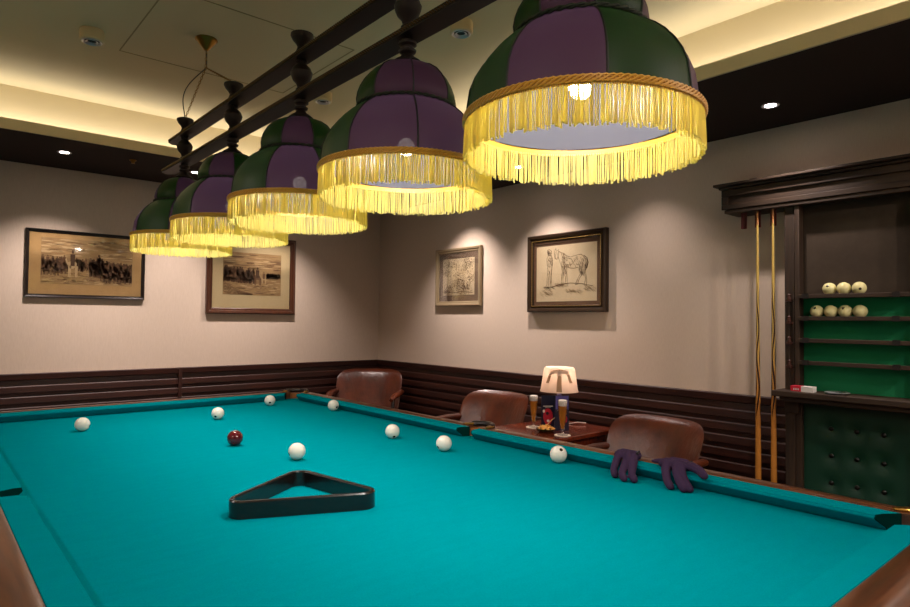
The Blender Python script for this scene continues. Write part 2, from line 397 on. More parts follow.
# ------------------------------------------------------------------ billiard table
BZ = H-.565; T = BZ+.046
tb = thing('billiard_table', 'large billiard table with teal cloth, low cushions and reddish-brown wooden rails', 'billiard table', (1.125, 2.27, 0))
NX0, NX1, NY0, NY1 = .262, 2.003, .503, 4.055
cw = .071
bm = new(); box(bm, NX0-cw-.01, NX1+cw+.01, NY0-cw-.01, NY1+cw+.01, BZ-.045, BZ)
obj('playing_cloth', bm, 'cloth', tb, smooth=0)
def cushion(p0, p1, inn, e0, e1):
    """p0,p1 along the wood line; nose is cw inward; ends cut back by e at the nose"""
    p0 = Vector(p0); p1 = Vector(p1); inn = Vector(inn); d = (p1-p0).normalized()
    prof = [(0, BZ+.001), (0, T), (.045, T+.001), (.068, T-.001), (cw-.003, T-.005), (cw, T-.011), (cw-.003, T-.016), (cw-.030, BZ+.008), (cw-.034, BZ+.001)]
    bm = new(); A = []; B = []
    for (q, z) in prof:
        k = q/cw
        A.append(p0+inn*q+d*(e0*k)+Vector((0, 0, z))); B.append(p1+inn*q-d*(e1*k)+Vector((0, 0, z)))
    loft(bm, [A, B]); cu = obj('cushion', bm, 'cloth', tb, bev=.002, smooth=40)
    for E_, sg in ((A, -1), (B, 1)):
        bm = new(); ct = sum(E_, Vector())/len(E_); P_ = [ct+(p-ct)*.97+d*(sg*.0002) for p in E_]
        prism(bm, P_, d*(sg*.003)); obj('cushion_end_shade', bm, 'end_shade', cu, smooth=0)  # dark plates paint the shade on the cushion ends at the pockets
gx = NX1+cw; gl = NX0-cw; gf = NY1+cw; gn = NY0-cw; MY = 2.258
cushion((gx, MY+.035, 0), (gx, gf-.085, 0), (-1, 0, 0), .02, .045)
cushion((gx, gn+.085, 0), (gx, MY-.035, 0), (-1, 0, 0), .045, .02)
cushion((gl, MY+.035, 0), (gl, gf-.085, 0), (1, 0, 0), .02, .045)
cushion((gl, gn+.085, 0), (gl, MY-.035, 0), (1, 0, 0), .045, .02)
cushion((gl+.085, gf, 0), (gx-.085, gf, 0), (0, -1, 0), .045, .045)
cushion((gl+.085, gn, 0), (gx-.085, gn, 0), (0, 1, 0), .045, .045)
RW = .11
def rail(p0, p1, out, m):
    p0 = Vector(p0); p1 = Vector(p1); o = Vector(out)
    pr = [(.001, BZ-.06), (.001, T-.001), (.006, T+.003), (.060, T+.002), (.075, T-.004), (RW-.01, T-.035), (RW, T-.06), (RW, T-.13), (RW-.02, T-.15), (.001, T-.15)]
    bm = new(); prism(bm, [p0+o*q+Vector((0, 0, z)) for (q, z) in pr], p1-p0)
    obj('wooden_rail', bm, m, tb, smooth=50)
rail((gx, MY+.055, 0), (gx, gf-.05, 0), (1, 0, 0), 'rail_y'); rail((gx, gn+.05, 0), (gx, MY-.055, 0), (1, 0, 0), 'rail_y')
rail((gl, MY+.055, 0), (gl, gf-.05, 0), (-1, 0, 0), 'rail_y'); rail((gl, gn+.05, 0), (gl, MY-.055, 0), (-1, 0, 0), 'rail_y')
rail((gl+.05, gf, 0), (gx-.05, gf, 0), (0, 1, 0), 'rail_x'); rail((gl+.05, gn, 0), (gx-.05, gn, 0), (0, -1, 0), 'rail_x')
def pocket(cx, cy, ang, r=.062, spread=115):
    """ang: outward direction"""
    pk = bpy.data.objects.new('pocket', None); C.objects.link(pk); pk.parent = tb; pk.location = Vector((cx, cy, 0))-tb.location
    ths = [R_(ang-spread+i*2*spread/20) for i in range(21)]
    bm = new()
    prism_in = [(cx+r*math.cos(t), cy+r*math.sin(t)) for t in ths]; prism_out = [(cx+(r+.02)*math.cos(t), cy+(r+.02)*math.sin(t)) for t in ths]
    for i in range(20):
        a, b, c, d = prism_in[i], prism_in[i+1], prism_out[i+1], prism_out[i]
        prism(bm, [(a[0], a[1], BZ-.14), (b[0], b[1], BZ-.14), (c[0], c[1], BZ-.14), (d[0], d[1], BZ-.14)], (0, 0, .14+T-BZ-.012))
    obj('pocket_liner', bm, 'pocket_wood', pk, smooth=60)
    bm = new(); tube(bm, [(cx+(r+.012)*math.cos(t), cy+(r+.012)*math.sin(t), T+.006) for t in ths[2:-2]], .014, 10); obj('leather_rim', bm, 'black_leather', pk)
    for sgn in (0, -1):
        t = ths[2] if sgn == 0 else ths[-3]; tt = Vector((math.cos(t), math.sin(t), 0)); tg = Vector((-tt.y, tt.x, 0))*(-1 if sgn == 0 else 1)
        p = Vector((cx, cy, T+.007))+tt*(r+.012); bm = new()
        tube(bm, [p-tg*.012, p+tg*.012, p+tg*.030+tt*.004, p+tg*.045+tt*.006], [.014, .015, .013, .007], 10, flat=.45)
        obj('brass_plate', bm, 'brass', pk)
    bm = new(); lathe(bm, [(r-.004, .10), (r-.006, .02), (r-.02, -.08), (r-.04, -.12), (0, -.13)], 20, (cx, cy, BZ-.14)); obj('pocket_net', bm, 'black_leather', pk)
q = .005
pocket(gx+q-.02, gf+q-.02, 45); pocket(gl-q+.02, gf+q-.02, 135); pocket(gx+q-.02, gn-q+.02, -45); pocket(gl-q+.02, gn-q+.02, -135)
pocket(gx+.03, MY, 0, .055, 95); pocket(gl-.03, MY, 180, .055, 95)
bm = new(); box(bm, gl-.06, gx+.06, gn-.06, gf+.06, BZ-.24, BZ-.05); obj('apron', bm, 'rail_y', tb, bev=.008)
for x in (gl+.06, gx-.06):
    for y in (gn+.1, 2.27, gf-.1):
        bm = new(); lathe(bm, [(0, 0), (.055, 0), (.06, .03), (.045, .06), (.07, .12), (.085, .3), (.075, .42), (.05, .47), (.09, .52), (.09, BZ-.235), (0, BZ-.235)], 24, (x, y, 0))
        obj('leg', bm, 'rail_y', tb)

# balls
def make_ball(m, name='billiard_ball'):
    bm = new(); ball(bm, (0, 0, 0), .034, 36); return obj(name, bm, m, None)
cam_dir = lambda p: (Vector((0, 0, H))-Vector(p)).normalized()
def spot_to(o, dirv):
    o.rotation_euler = Vector(dirv).to_track_quat('X', 'Z').to_euler()
def onz(px, py, z):
    d = fw+(px-455)/F*Rr+(303.5-py)/F*Uu; k = (z-H)/d.z; return Vector((0, 0, H))+d*k
BALLS = [((81.5, 424), (.9, -.1, -.6), 'white ball at far left of the table, nearest the left rail'),
         ((217, 413), (.0, -.5, -.5), 'white ball behind and left of the dark red ball'),
         ((269, 400), (.05, -.8, -.35), 'white ball by the far end cushion near the corner pocket'),
         ((333, 405), (.5, -.6, -.35), 'white ball against the right cushion close to the far corner pocket'),
         ((391.5, 431), (.15, -.45, -.75), 'white ball out on the cloth, left of the pair nearing the middle pocket'),
         ((443, 443), (-.6, -.3, -.55), 'white ball nearest the right middle pocket'),
         ((296, 451), (-.85, -.35, -.3), 'white ball just behind the black triangle rack'),
         ((557.5, 454), (.3, -.5, .55), 'white ball touching the right cushion just below the beer glasses')]
src = make_ball('ball')
for i, ((px, py), d, lab) in enumerate(BALLS):
    o = src if i == 0 else src.copy()
    if i: C.objects.link(o)
    p = onz(px+.9, py+.3, BZ+.034); p.z = BZ+.034
    if px == 557.5 or px == 333: p.x = min(p.x, NX1-.034)
    p.y = min(p.y, NY1-.03)
    o.location = p
    D = cam_dir(p); side = D.cross(Vector((0, 0, 1))).normalized()*-1; upv = Vector((0, 0, 1))
    vx = {0: (.9, -.3), 1: (-.35, -.5), 2: (0, -.42), 3: (.6, -.35), 4: (.25, -.7), 5: (-.72, -.5), 6: (-.88, -.3), 7: (.35, .6)}[i]
    dd = side*vx[0]+upv*vx[1]; dd = dd+D*math.sqrt(max(.02, 1-min(.98, dd.length_squared)))
    spot_to(o, dd); tag(o, lab, 'ball', 'balls on the billiard table')
o = make_ball('red_ball'); p = onz(235, 438, BZ+.034); o.location = p; spot_to(o, (0, -.1, 1)); tag(o, 'dark red glossy ball on the teal cloth', 'ball', 'balls on the billiard table')

# triangle rack
def tri():
    A = onz(227.0, 521.0, BZ).xy; B = onz(377.5, 509.3, BZ).xy
    e = (B-A).normalized(); n = Vector((-e.y, e.x)); mid = (A+B)/2; r = .044
    wl = (B-A).length+.072; hh = .378
    outer = [mid-e*wl/2, mid+e*wl/2, mid+n*hh]
    return outer, r
def round_poly(P, r, n=8):
    out = []; m = len(P)
    for i in range(m):
        p = P[i]; a = (P[i-1]-p).normalized(); b = (P[(i+1) % m]-p).normalized()
        ang = a.angle(b); t = r/math.tan(ang/2); bis = (a+b).normalized(); c = p+bis*(r/math.sin(ang/2))
        s = p+a*t-c; e = p+b*t-c
        a0 = math.atan2(s.y, s.x); a1 = math.atan2(e.y, e.x)
        while a1-a0 > PI: a1 -= 2*PI
        while a1-a0 < -PI: a1 += 2*PI
        out += [Vector((c.x+r*math.cos(a0+(a1-a0)*k/n), c.y+r*math.sin(a0+(a1-a0)*k/n))) for k in range(n+1)]
    return out
O_, r_ = tri(); OP = round_poly(O_, r_)
def inset(P, d):
    m = len(P); out = []
    for i in range(m):
        t = (P[(i+1) % m]-P[i-1]).normalized(); out.append(P[i]+Vector((-t.y, t.x))*d)
    return out
bm = new(); n_ = len(OP)
secs = [(0, 0), (0, .046), (.003, .050), (.012, .050), (.015, .046), (.015, 0)]
rings = [[bm.verts.new((p.x, p.y, BZ+.0005+z)) for p in inset(OP, d)] for (d, z) in secs]
for i in range(len(rings)):
    a, b = rings[i], rings[(i+1) % len(rings)]
    for k in range(n_): face(bm, [a[k], a[(k+1) % n_], b[(k+1) % n_], b[k]])
o = obj('triangle_rack', bm, 'black_wood', None, smooth=30); tag(o, 'black wooden triangle rack lying on the near half of the teal cloth', 'ball rack')

# ------------------------------------------------------------------ gloves over the right rail
def surf(x):
    """height of table surface under a draped thing at this x"""
    if x > NX1+.006: return T+.003
    if x > NX1-.016: return T+.003-(NX1+.006-x)/.022*.046
    return BZ+.002
def glove(label, cuff, palm, fingers, thumb, cuffrow):
    t = thing('knitted_glove', label, 'glove', (palm[0], palm[1], BZ), 0, 'gloves on the right rail')
    bm = new()
    def chain(pts, rr, fl=.62, seg=10):
        Q = []; Rv = []
        for i in range(len(pts)-1):
            a = Vector(pts[i]); b = Vector(pts[i+1])
            for k in range(5):
                s = k/5; Q.append(a.lerp(b, s)); Rv.append(rr[i]+(rr[i+1]-rr[i])*s)
        Q.append(Vector(pts[-1])); Rv.append(rr[-1])
        # smooth
        for _ in range(2):
            Q = [Q[0]]+[(Q[j-1]+Q[j]*2+Q[j+1])/4 for j in range(1, len(Q)-1)]+[Q[-1]]
        d = (Q[-1]-Q[-2]).normalized()
        Q += [Q[-1]+d*Rv[-1]*.6, Q[-1]+d*Rv[-1]*.9]; Rv += [Rv[-1]*.75, Rv[-1]*.3]
        tube(bm, Q, Rv, seg, flat=1.0)
    for f in fingers: chain(*f)
    for f in thumb: chain(*f)
    for f in cuffrow: chain(*f)
    # palm: flattened blob
    ball(bm, palm, 1, 18, 0, (.040, .040, .013))
    o = obj('glove_body', bm, 'glove', t, smooth=60)
    rm = o.modifiers.new('remesh', 'REMESH'); rm.mode = 'VOXEL'; rm.voxel_size = .0028; rm.use_smooth_shade = True
    sm = o.modifiers.new('smooth', 'SMOOTH'); sm.factor = .5; sm.iterations = 3
    bm = new(); tube(bm, cuff, .005, 8, flat=.8); obj('wrist_strap', bm, 'glove_trim', t)
    return t
zT = T+.014; zB = BZ+.012
def g3(px, py, z): p = onz(px, py, z); return (p.x, p.y, z)
# glove 1 : cuff towards the wood, fingers hang down over the nose
def fing(base_, tip, r0=.0115, r1=.0095, lift=.0):
    bx, by, bz = base_; tx, ty, tz = tip
    ex = NX1-.012
    yy = by+(ty-by)*.5
    return ([base_, (NX1+.012, by+(ty-by)*.35, zT+.006+lift), (ex-.004, yy, zT-.010), (min(tx+.008, ex-.01), by+(ty-by)*.8, zB+.014), tip], [r0, r0, r0, r1, r1])
zT += .003
pa = (2.035, 1.378, zT+.003)
glove('plum-grey glove with three fingers hanging over the cushion, the left one of the pair', [(2.070, 1.345, zT+.010), (2.066, 1.338, zT+.018), (2.045, 1.332, zT+.014)], pa,
      [fing((2.035, 1.408, zT), (1.935, 1.352, zB), .0155, .0135), fing((2.03, 1.380, zT), (1.915, 1.300, zB), .0155, .0135), fing((2.03, 1.352, zT), (1.930, 1.268, zB), .0155, .0135)],
      [([(2.045, 1.365, zT+.004), (2.02, 1.348, zT+.016), (1.998, 1.338, zT+.010), (1.985, 1.330, zT-.004)], [.015, .0145, .0135, .012])],
      [([(2.068, 1.415, zT+.002), (2.068, 1.345, zT+.002)], [.017, .017]), ([(2.050, 1.418, zT+.002), (2.050, 1.345, zT+.002)], [.016, .016])])
pa = (2.045, 1.182, zT+.003)
glove('plum-grey glove with splayed fingers over the cushion, the right one of the pair', [(2.028, 1.112, zT+.014), (2.050, 1.118, zT+.020), (2.075, 1.135, zT+.014)], pa,
      [fing((2.035, 1.222, zT), (1.948, 1.140, zB), .0160, .0140), fing((2.03, 1.185, zT), (1.955, 1.095, zB), .0155, .0140), fing((2.03, 1.165, zT), (1.965, 1.078, zB), .0150, .0130),
       ([(2.045, 1.145, zT), (2.025, 1.10, zT+.010), (2.005, 1.065, zT+.006), (1.988, 1.040, zT-.003)], [.016, .0165, .0160, .0135])],
      [([(2.05, 1.215, zT), (2.050, 1.240, zT+.002), (2.035, 1.262, zT+.001)], [.016, .011, .005])],
      [([(2.080, 1.215, zT+.002), (2.085, 1.160, zT+.002)], [.017, .017]), ([(2.060, 1.225, zT+.002), (2.060, 1.150, zT+.002)], [.016, .016])])

# ------------------------------------------------------------------ chandelier
LX = 1.15
LYS = [.900, 1.578, 2.295, 3.01, 3.735]
LZ = H+.465                                 # top of the gold braid = foot of the silk
ch = thing('billiard_chandelier', 'long dark wooden billiard light with five green and plum silk shades with gold fringe', 'ceiling light', (LX, 2.3, H))
RB = .263
shade_prof = [(RB, 0), (.260, .03), (.255, .065), (.243, .095), (.226, .122), (.205, .147), (.185, .165), (.166, .178), (.153, .186),
              (.150, .192), (.153, .20), (.155, .215), (.152, .235), (.144, .257), (.131, .280), (.112, .302), (.088, .318), (.062, .328), (.044, .332)]
def shade_mesh(panels, start, grow, mats, per=8):
    bm = new(); SEG = per*8; rings = []
    for (r, z) in shade_prof:
        ring = []
        for k in range(SEG):
            a = start+2*PI*k/SEG; s = (k % 8)/8
            rr = (r+grow)*(1-.022*math.sin(PI*s)**.7)
            ring.append(bm.verts.new((rr*math.cos(a), rr*math.sin(a), z)))
        rings.append(ring)
    for i in range(len(rings)-1):
        for k in range(SEG):
            face(bm, [rings[i][k], rings[i][(k+1) % SEG], rings[i+1][(k+1) % SEG], rings[i+1][k]], panels[(k//8) % len(panels)])
    if mats == 0:                                  # flat lid added at the waist to keep light out of the dome
        wi = 9; bmesh.ops.delete(bm, geom=[v for r_ in rings[wi+1:] for v in r_], context='VERTS'); face(bm, rings[wi], 0)
    if mats > 2:
        for j in range(per):
            a = start+2*PI*j/per
            tube(bm, [((r+grow)*math.cos(a), (r+grow)*math.sin(a), z) for (r, z) in shade_prof], .0028, 6, 2)
    return bm
def braid_bm():
    bm = new(); n = 240
    lathe(bm, [(RB-.002, -.016), (RB+.004, -.016), (RB+.005, .002), (RB-.002, .004)], 96, mi=0, closed=True)
    for ph in (0, PI, PI/2, 3*PI/2):
        tube(bm, [((RB+.006+.0015*math.cos(k*2*PI/8+ph))*math.cos(2*PI*k/n*1.0), (RB+.006+.0015*math.cos(k*2*PI/8+ph))*math.sin(2*PI*k/n), -.006+.0065*math.sin(k*2*PI/8+ph)) for k in range(n)], .0026, 5, 0, closed=True)
    return bm
def fringe_bm(seed):
    rnd = random.Random(seed); bm = new()
    for layer, (rad, cnt) in enumerate(((RB+.003, 350), (RB-.002, 300))):
        for k in range(cnt):
            a = 2*PI*(k+rnd.uniform(-.3, .3))/cnt
            if rnd.random() < .05: continue
            ln = .079+rnd.uniform(-.006, .006); da = rnd.uniform(-.006, .006); dr = rnd.uniform(-.003, .003)
            pts = [((rad)*math.cos(a), rad*math.sin(a), -.012), ((rad+dr*.6)*math.cos(a+da*.5), (rad+dr*.6)*math.sin(a+da*.5), -.012-ln*.5), ((rad+dr)*math.cos(a+da), (rad+dr)*math.sin(a+da), -.012-ln)]
            r0 = rnd.uniform(.0013, .0020); tube(bm, pts, [r0, r0*1.1, r0*1.35], 4, cap=True)
    return bm
def post_bm():
    bm = new()
    z = H
    prof = [(.0, .798), (.047, .798), (.050, .803), (.040, .812), (.024, .822), (.017, .832), (.026, .838), (.028, .845), (.018, .850), (.020, .856), (.029, .862), (.029, .870), (.018, .876), (.018, .905),
            (.022, .912), (.022, .920), (.016, .926), (.020, .940), (.034, .955), (.041, .972), (.043, .982), (.044, .986), (.041, .990), (.036, 1.004), (.024, 1.016), (.018, 1.022), (.024, 1.028), (.022, 1.034), (.018, 1.036),
            (.018, 1.066), (.024, 1.072), (.021, 1.080), (.018, 1.090), (.024, 1.102), (.038, 1.118), (.046, 1.134), (.045, 1.142), (.036, 1.146), (.018, 1.149), (0, 1.150)]
    lathe(bm, [(r, zz) for r, zz in prof], 24, (0, 0, 0)); return bm
PAN = [([0, 1, 0, 1, 0, 1, 0, 1], 1, -34), ([0, 1, 1, 0, 1, 0, 1, 0], 2, -38), ([0, 1, 0, 1, 0, 1, 0, 1], 3, -27), ([0, 1, 0, 1, 0, 1, 0, 1], 4, -41), ([0, 1, 0, 1, 0, 1, 0, 1], 5, -16)]
lin_me = None
for i, y in enumerate(LYS):
    d = Vector((LX, y, 0)); toward = math.atan2(-y, -LX)         # azimuth of the camera seen from the lamp
    # image-right is increasing azimuth about the camera axis: panel 1 starts at the wanted seam
    seam = toward+R_(PAN[i][2])
    start = seam-2*PI/8
    root = bpy.data.objects.new('lamp_shade', None); C.objects.link(root); root.parent = ch; root.location = (0, y-2.3, LZ-H)
    bm = shade_mesh(PAN[i][0], start, 0, 3); sh = obj('silk_panels', bm, ['green_silk', 'maroon_silk', 'seam'], root, local=True, smooth=50)
    bm = shade_mesh([0], start, -.004, 0); obj('white_lining', bm, 'lining', root, local=True, smooth=50)
    if i == 0:
        b0 = obj('gold_braid', braid_bm(), 'gold_braid', root, local=True, smooth=60)
        bm = new(); n = 200
        for ph in (0, PI):
            tube(bm, [((.152+.003*math.cos(k*2*PI/10+ph))*math.cos(2*PI*k/n), (.152+.003*math.cos(k*2*PI/10+ph))*math.sin(2*PI*k/n), .192+.003*math.sin(k*2*PI/10+ph)) for k in range(n)], .0032, 6, 0, closed=True)
        c0 = obj('waist_cord', bm, mat('green_cord', '#15240f', .7), root, local=True, smooth=60)
        bm = new(); lathe(bm, [(0, -.026), (.014, -.024), (.024, -.014), (.028, 0), (.024, .014), (.014, .024), (.010, .03), (0, .03)], 20, (0, 0, .075)); l0 = obj('light_bulb', bm, 'bulb', root, local=True)
        bm = new(); lathe(bm, [(.0, .10), (.016, .10), (.016, .17), (.012, .18), (.012, .33), (0, .33)], 16); s0 = obj('bulb_socket', bm, 'old_brass', root, local=True)
        f0 = obj('gold_fringe', fringe_bm(3), 'gold_fringe', root, local=True, smooth=60)
        p0 = obj('turned_post', post_bm(), 'ebony_post' if 'ebony_post' in MT else 'ebony', ch, local=True); p0.location = (0, y-2.3, 0)
    else:
        for s_ in (b0, c0, l0, s0, f0):
            k_ = s_.copy(); C.objects.link(k_); k_.parent = root
        p = p0.copy(); C.objects.link(p); p.parent = ch; p.location = (0, y-2.3, 0)
    l = bpy.data.lights.new('shade_lamp', 'POINT'); l.energy = LAMP_P; l.color = LAMP_COL; l.shadow_soft_size = .035
    lo = bpy.data.objects.new('shade_lamp', l); C.objects.link(lo); lo.location = (LX, y, LZ+.045)
    spot('reflector_lamp', (LX, y, LZ+.04), (LX, y, 0), REFL_P, LAMP_COL, 90, 1.0, .04)
# beams
for (zb, w_, y0, y1) in ((H+.880, .078, .50, 4.06), (H+1.038, .074, .62, 3.95)):
    bm = new(); h_ = .024
    pr = [(-w_/2, 0), (-w_/2, h_*.75), (-w_/2+.006, h_), (w_/2-.006, h_), (w_/2, h_*.75), (w_/2, 0)]
    def sec(y, s): return [(LX+a*s, y, zb+b) for (a, b) in pr]
    loft(bm, [sec(y0, .25), sec(y0+.03, 1), sec(y1-.03, 1), sec(y1, .25)])
    be = obj('beam', bm, 'ebony', ch, smooth=30)
    for sx in (-1, 1):
        bm = new(); y = y0+.035
        while y < y1-.035:
            tube(bm, [(LX+sx*(w_/2+.001), y-.005, zb+.006), (LX+sx*(w_/2+.003), y, zb+.011), (LX+sx*(w_/2+.001), y+.005, zb+.016)], [.003, .0042, .003], 5)
            y += .0125
        obj('rope_moulding', bm, 'bronzed', be, smooth=60)
# canopy, chains, cable
CY = 3.41
bm = new(); lathe(bm, [(0, 0), (.056, 0), (.058, -.006), (.052, -.010), (.047, -.014), (.034, -.034), (.018, -.052), (.010, -.062), (0, -.064)], 32, (LX, CY, TZ)); obj('ceiling_canopy', bm, 'old_brass', ch)
def chain(a, b, name='hanging_chain', sag=0):
    a = Vector(a); b = Vector(b); n = int((b-a).length/.016); bm = new(); d = (b-a).normalized()
    s1 = d.orthogonal().normalized(); s2 = d.cross(s1)
    for k in range(n):
        c = a+(b-a)*((k+.5)/n)+Vector((0, 0, -sag*4*((k+.5)/n)*(1-(k+.5)/n))); s = s1 if k % 2 else s2
        tube(bm, [c+d*(.0105*math.cos(t))+s*(.005*math.sin(t)) for t in [2*PI*j/10 for j in range(10)]], .0016, 5, closed=True)
    obj(name, bm, 'old_brass', ch, smooth=60)
hub = (LX, CY, TZ-.155)
chain((LX, CY, TZ-.06), hub); chain(hub, (LX, LYS[4], H+1.15)); chain(hub, (LX, LYS[3], H+1.15))
bm = new(); hv = Vector(hub)
cp = []
for k in range(17):
    s = k/16; p = hv.lerp(Vector((LX, LYS[4]+.01, H+1.15)), s); p.x -= .055*math.sin(PI*s)**1.2; cp.append(p)
tube(bm, [Vector((LX, CY, TZ-.06))+Vector((.003, 0, 0)), hv+Vector((.004, 0, 0))]+cp[1:], .0028, 6); obj('power_cable', bm, 'cable', ch)
# second pair of chains at the near end of the light
CY2 = 1.2
bm = new(); lathe(bm, [(0, 0), (.056, 0), (.058, -.006), (.052, -.010), (.047, -.014), (.034, -.034), (.018, -.052), (.010, -.062), (0, -.064)], 32, (LX, CY2, TZ)); obj('ceiling_canopy', bm, 'old_brass', ch)
chain((LX, CY2, TZ-.06), (LX, CY2, TZ-.155)); chain((LX, CY2, TZ-.155), (LX, LYS[0], H+1.15)); chain((LX, CY2, TZ-.155), (LX, LYS[1], H+1.15))

# ------------------------------------------------------------------ ceiling fittings
SPLAB = [((.665, 3.71), 'white surface spotlight on the raised ceiling, left of the hanging chains'), ((2.044, 2.35), 'white surface spotlight on the raised ceiling, between the two nearest shades'),
         ((2.014, 3.705), 'white surface spotlight on the raised ceiling, seen just above the third shade')]
for (x, y), lab in SPLAB:
    t = thing('surface_spotlight', lab, 'ceiling light', (x, y, TZ), 0, 'surface spotlights on the raised ceiling')
    bm = new(); lathe(bm, [(0, 0), (.056, 0), (.058, -.003), (.058, -.055), (.054, -.060), (.046, -.060), (.046, -.02), (0, -.02)], 36, (x, y, TZ)); obj('housing', bm, 'white_plastic', t)
    bm = new(); lathe(bm, [(.046, -.058), (.049, -.062), (.045, -.064), (.038, -.060), (.036, -.052), (.044, -.050)], 32, (x, y, TZ), closed=True)
    lathe(bm, [(.022, -.056), (.030, -.060), (.027, -.062), (.020, -.058)], 28, (x, y, TZ), closed=True); obj('chrome_ring', bm, 'chrome', t)
    bm = new(); lathe(bm, [(.040, -.050), (.030, -.040), (.012, -.030), (0, -.030)], 28, (x, y, TZ)); obj('reflector', bm, 'dull_metal', t)
DL = ['recessed downlight glowing over the wooden scoreboard rack', 'recessed downlight above the side wall behind the nearest shade', 'recessed downlight above the side wall near the horse picture',
      'recessed downlight above the small square picture', 'recessed downlight above the far wall at its left end', 'recessed downlight above the far wall between the two pictures', 'recessed downlight above the far wall by the room corner']
for (x, y, tx, ty, k), lab in zip(DOWN, DL):
    t = thing('recessed_downlight', lab, 'ceiling light', (x, y, CZ), 0, 'recessed downlights in the dark ceiling border')
    bm = new(); lathe(bm, [(.030, -.001), (.044, -.001), (.046, -.004), (.042, -.007), (.030, -.004)], 32, (x, y, CZ), closed=True); obj('trim_ring', bm, 'chrome', t)
    bm = new(); lathe(bm, [(.029, -.003), (.029, -.0045), (0, -.0055)], 24, (x, y, CZ)); obj('lens', bm, 'downlit' if k < .5 else 'downlit', t)
for (x, y), lab in zip(FILL_LAMPS+[(2.75, -.75)], ['added fill lamp in the left ceiling border near the camera', 'added fill lamp in the left ceiling border beside the table', 'added fill lamp behind the camera at its left', 'added fill lamp behind the camera at its right', 'added fill lamp in the near right corner of the ceiling border', 'added fill lamp behind the camera angled at the scoreboard rack']):  # fittings for the added fill lamps, all out of view
    t = thing('recessed_downlight', lab, 'ceiling light', (x, y, CZ), 0, 'recessed downlights in the dark ceiling border')
    bm = new(); lathe(bm, [(.030, -.001), (.044, -.001), (.046, -.004), (.042, -.007), (.030, -.004)], 32, (x, y, CZ), closed=True); obj('trim_ring', bm, 'chrome', t)
    bm = new(); lathe(bm, [(.029, -.003), (.029, -.0045), (0, -.0055)], 24, (x, y, CZ)); obj('lens', bm, 'downlit', t)
bm = new(); x, y = 1.209, 5.128
lathe(bm, [(0, 0), (.024, 0), (.026, -.004), (.016, -.010), (.010, -.022), (.014, -.026), (0, -.028)], 20, (x, y, CZ)); o = obj('smoke_detector', bm, 'old_brass', None, loc=(x, y, CZ)); tag(o, 'tiny dark sensor on the brown ceiling border above the far wall', 'sensor')

# ------------------------------------------------------------------ pictures
def picture(name, label, wall, a0, a1, z0, z1, fw_, depth, frame_m, mount_m, im, paper_m, draw, inner=None, grp=None):
    """a0<a1 along the wall as seen left->right in the photo. wall 'far' (y) or 'right' (x)."""
    def P(a, z, d):
        return (a, ROOM_Y1-.004-d, z) if wall == 'far' else (ROOM_X1-.004-d, a, z)
    am = (a0+a1)/2
    t = thing(name, label, 'picture', P(am, z0, 0), 0)
    lo, hi = min(a0, a1), max(a0, a1)
    bm = new()
    pr = [(0, 0), (0, depth*.8), (fw_*.15, depth), (fw_*.45, depth*.9), (fw_*.6, depth*.62), (fw_*.85, depth*.6), (fw_, depth*.45), (fw_, .004), (fw_, 0)]
    rings = []
    for (q, d) in pr:
        rings.append([bm.verts.new(P(a, z, d)) for (a, z) in ((lo+q, z0+q), (hi-q, z0+q), (hi-q, z1-q), (lo+q, z1-q))])
    for i in range(len(rings)):
        a, b = rings[i], rings[(i+1) % len(rings)]
        for k in range(4): face(bm, [a[k], a[(k+1) % 4], b[(k+1) % 4], b[k]])
    obj('frame', bm, frame_m, t, smooth=0)
    if inner:
        bm = new()
        for q in inner[1:]:
            tube(bm, [P(a, z, depth*.72) for (a, z) in ((lo+q, z0+q), (hi-q, z0+q), (hi-q, z1-q), (lo+q, z1-q))], .003, 5, closed=True)
            # beads
            per = [((lo+q, z0+q), (hi-q, z0+q)), ((hi-q, z0+q), (hi-q, z1-q)), ((hi-q, z1-q), (lo+q, z1-q)), ((lo+q, z1-q), (lo+q, z0+q))]
            for (p, r) in per:
                L_ = math.hypot(r[0]-p[0], r[1]-p[1]); n = int(L_/.014)
                for k in range(n):
                    s = (k+.5)/n; c = P(p[0]+(r[0]-p[0])*s, p[1]+(r[1]-p[1])*s, depth*.78)
                    ball(bm, c, .0045, 6)
        obj('gilt_moulding', bm, inner[0], t)
    def slab(n, q0, q1, qz0, qz1, d0, d1, m):
        bm = new(); A = P(q0, qz0, d0); B = P(q1, qz1, d1)
        box(bm, min(A[0], B[0]), max(A[0], B[0]), min(A[1], B[1]), max(A[1], B[1]), qz0, qz1); return obj(n, bm, m, t, smooth=0)
    slab('mount', lo+fw_*.8, hi-fw_*.8, z0+fw_*.8, z1-fw_*.8, .0, depth*.3, mount_m)
    ilo, ihi, iz0, iz1 = im; ilo, ihi = min(ilo, ihi), max(ilo, ihi)
    pa_ = slab('print', ilo, ihi, iz0, iz1, depth*.3, depth*.3+.001, paper_m)
    flip = (wall == 'right')
    W_ = ihi-ilo; H_ = iz1-iz0
    def Q(u, v_, lay=0):
        a = (ihi-u*W_) if flip else (ilo+u*W_)
        return Vector(P(a, iz0+v_*H_, depth*.3+.0015+lay*.00025))
    bm = new(); draw(bm, Q, W_, H_)
    d = obj('drawing', bm, ['ink_dark', 'ink_mid', 'ink_soft', 'ink_light'], pa_, smooth=0)
    slab('glass_pane', lo+fw_*.9, hi-fw_*.9, z0+fw_*.9, z1-fw_*.9, depth*.42, depth*.45, 'pane')
    return t
def poly2(bm, Q, pts, mi, lay): 
    vs = [bm.verts.new(Q(max(0.005, min(.995, u)), max(.005, min(.995, v_)), lay)) for u, v_ in pts]; face(bm, vs, mi)
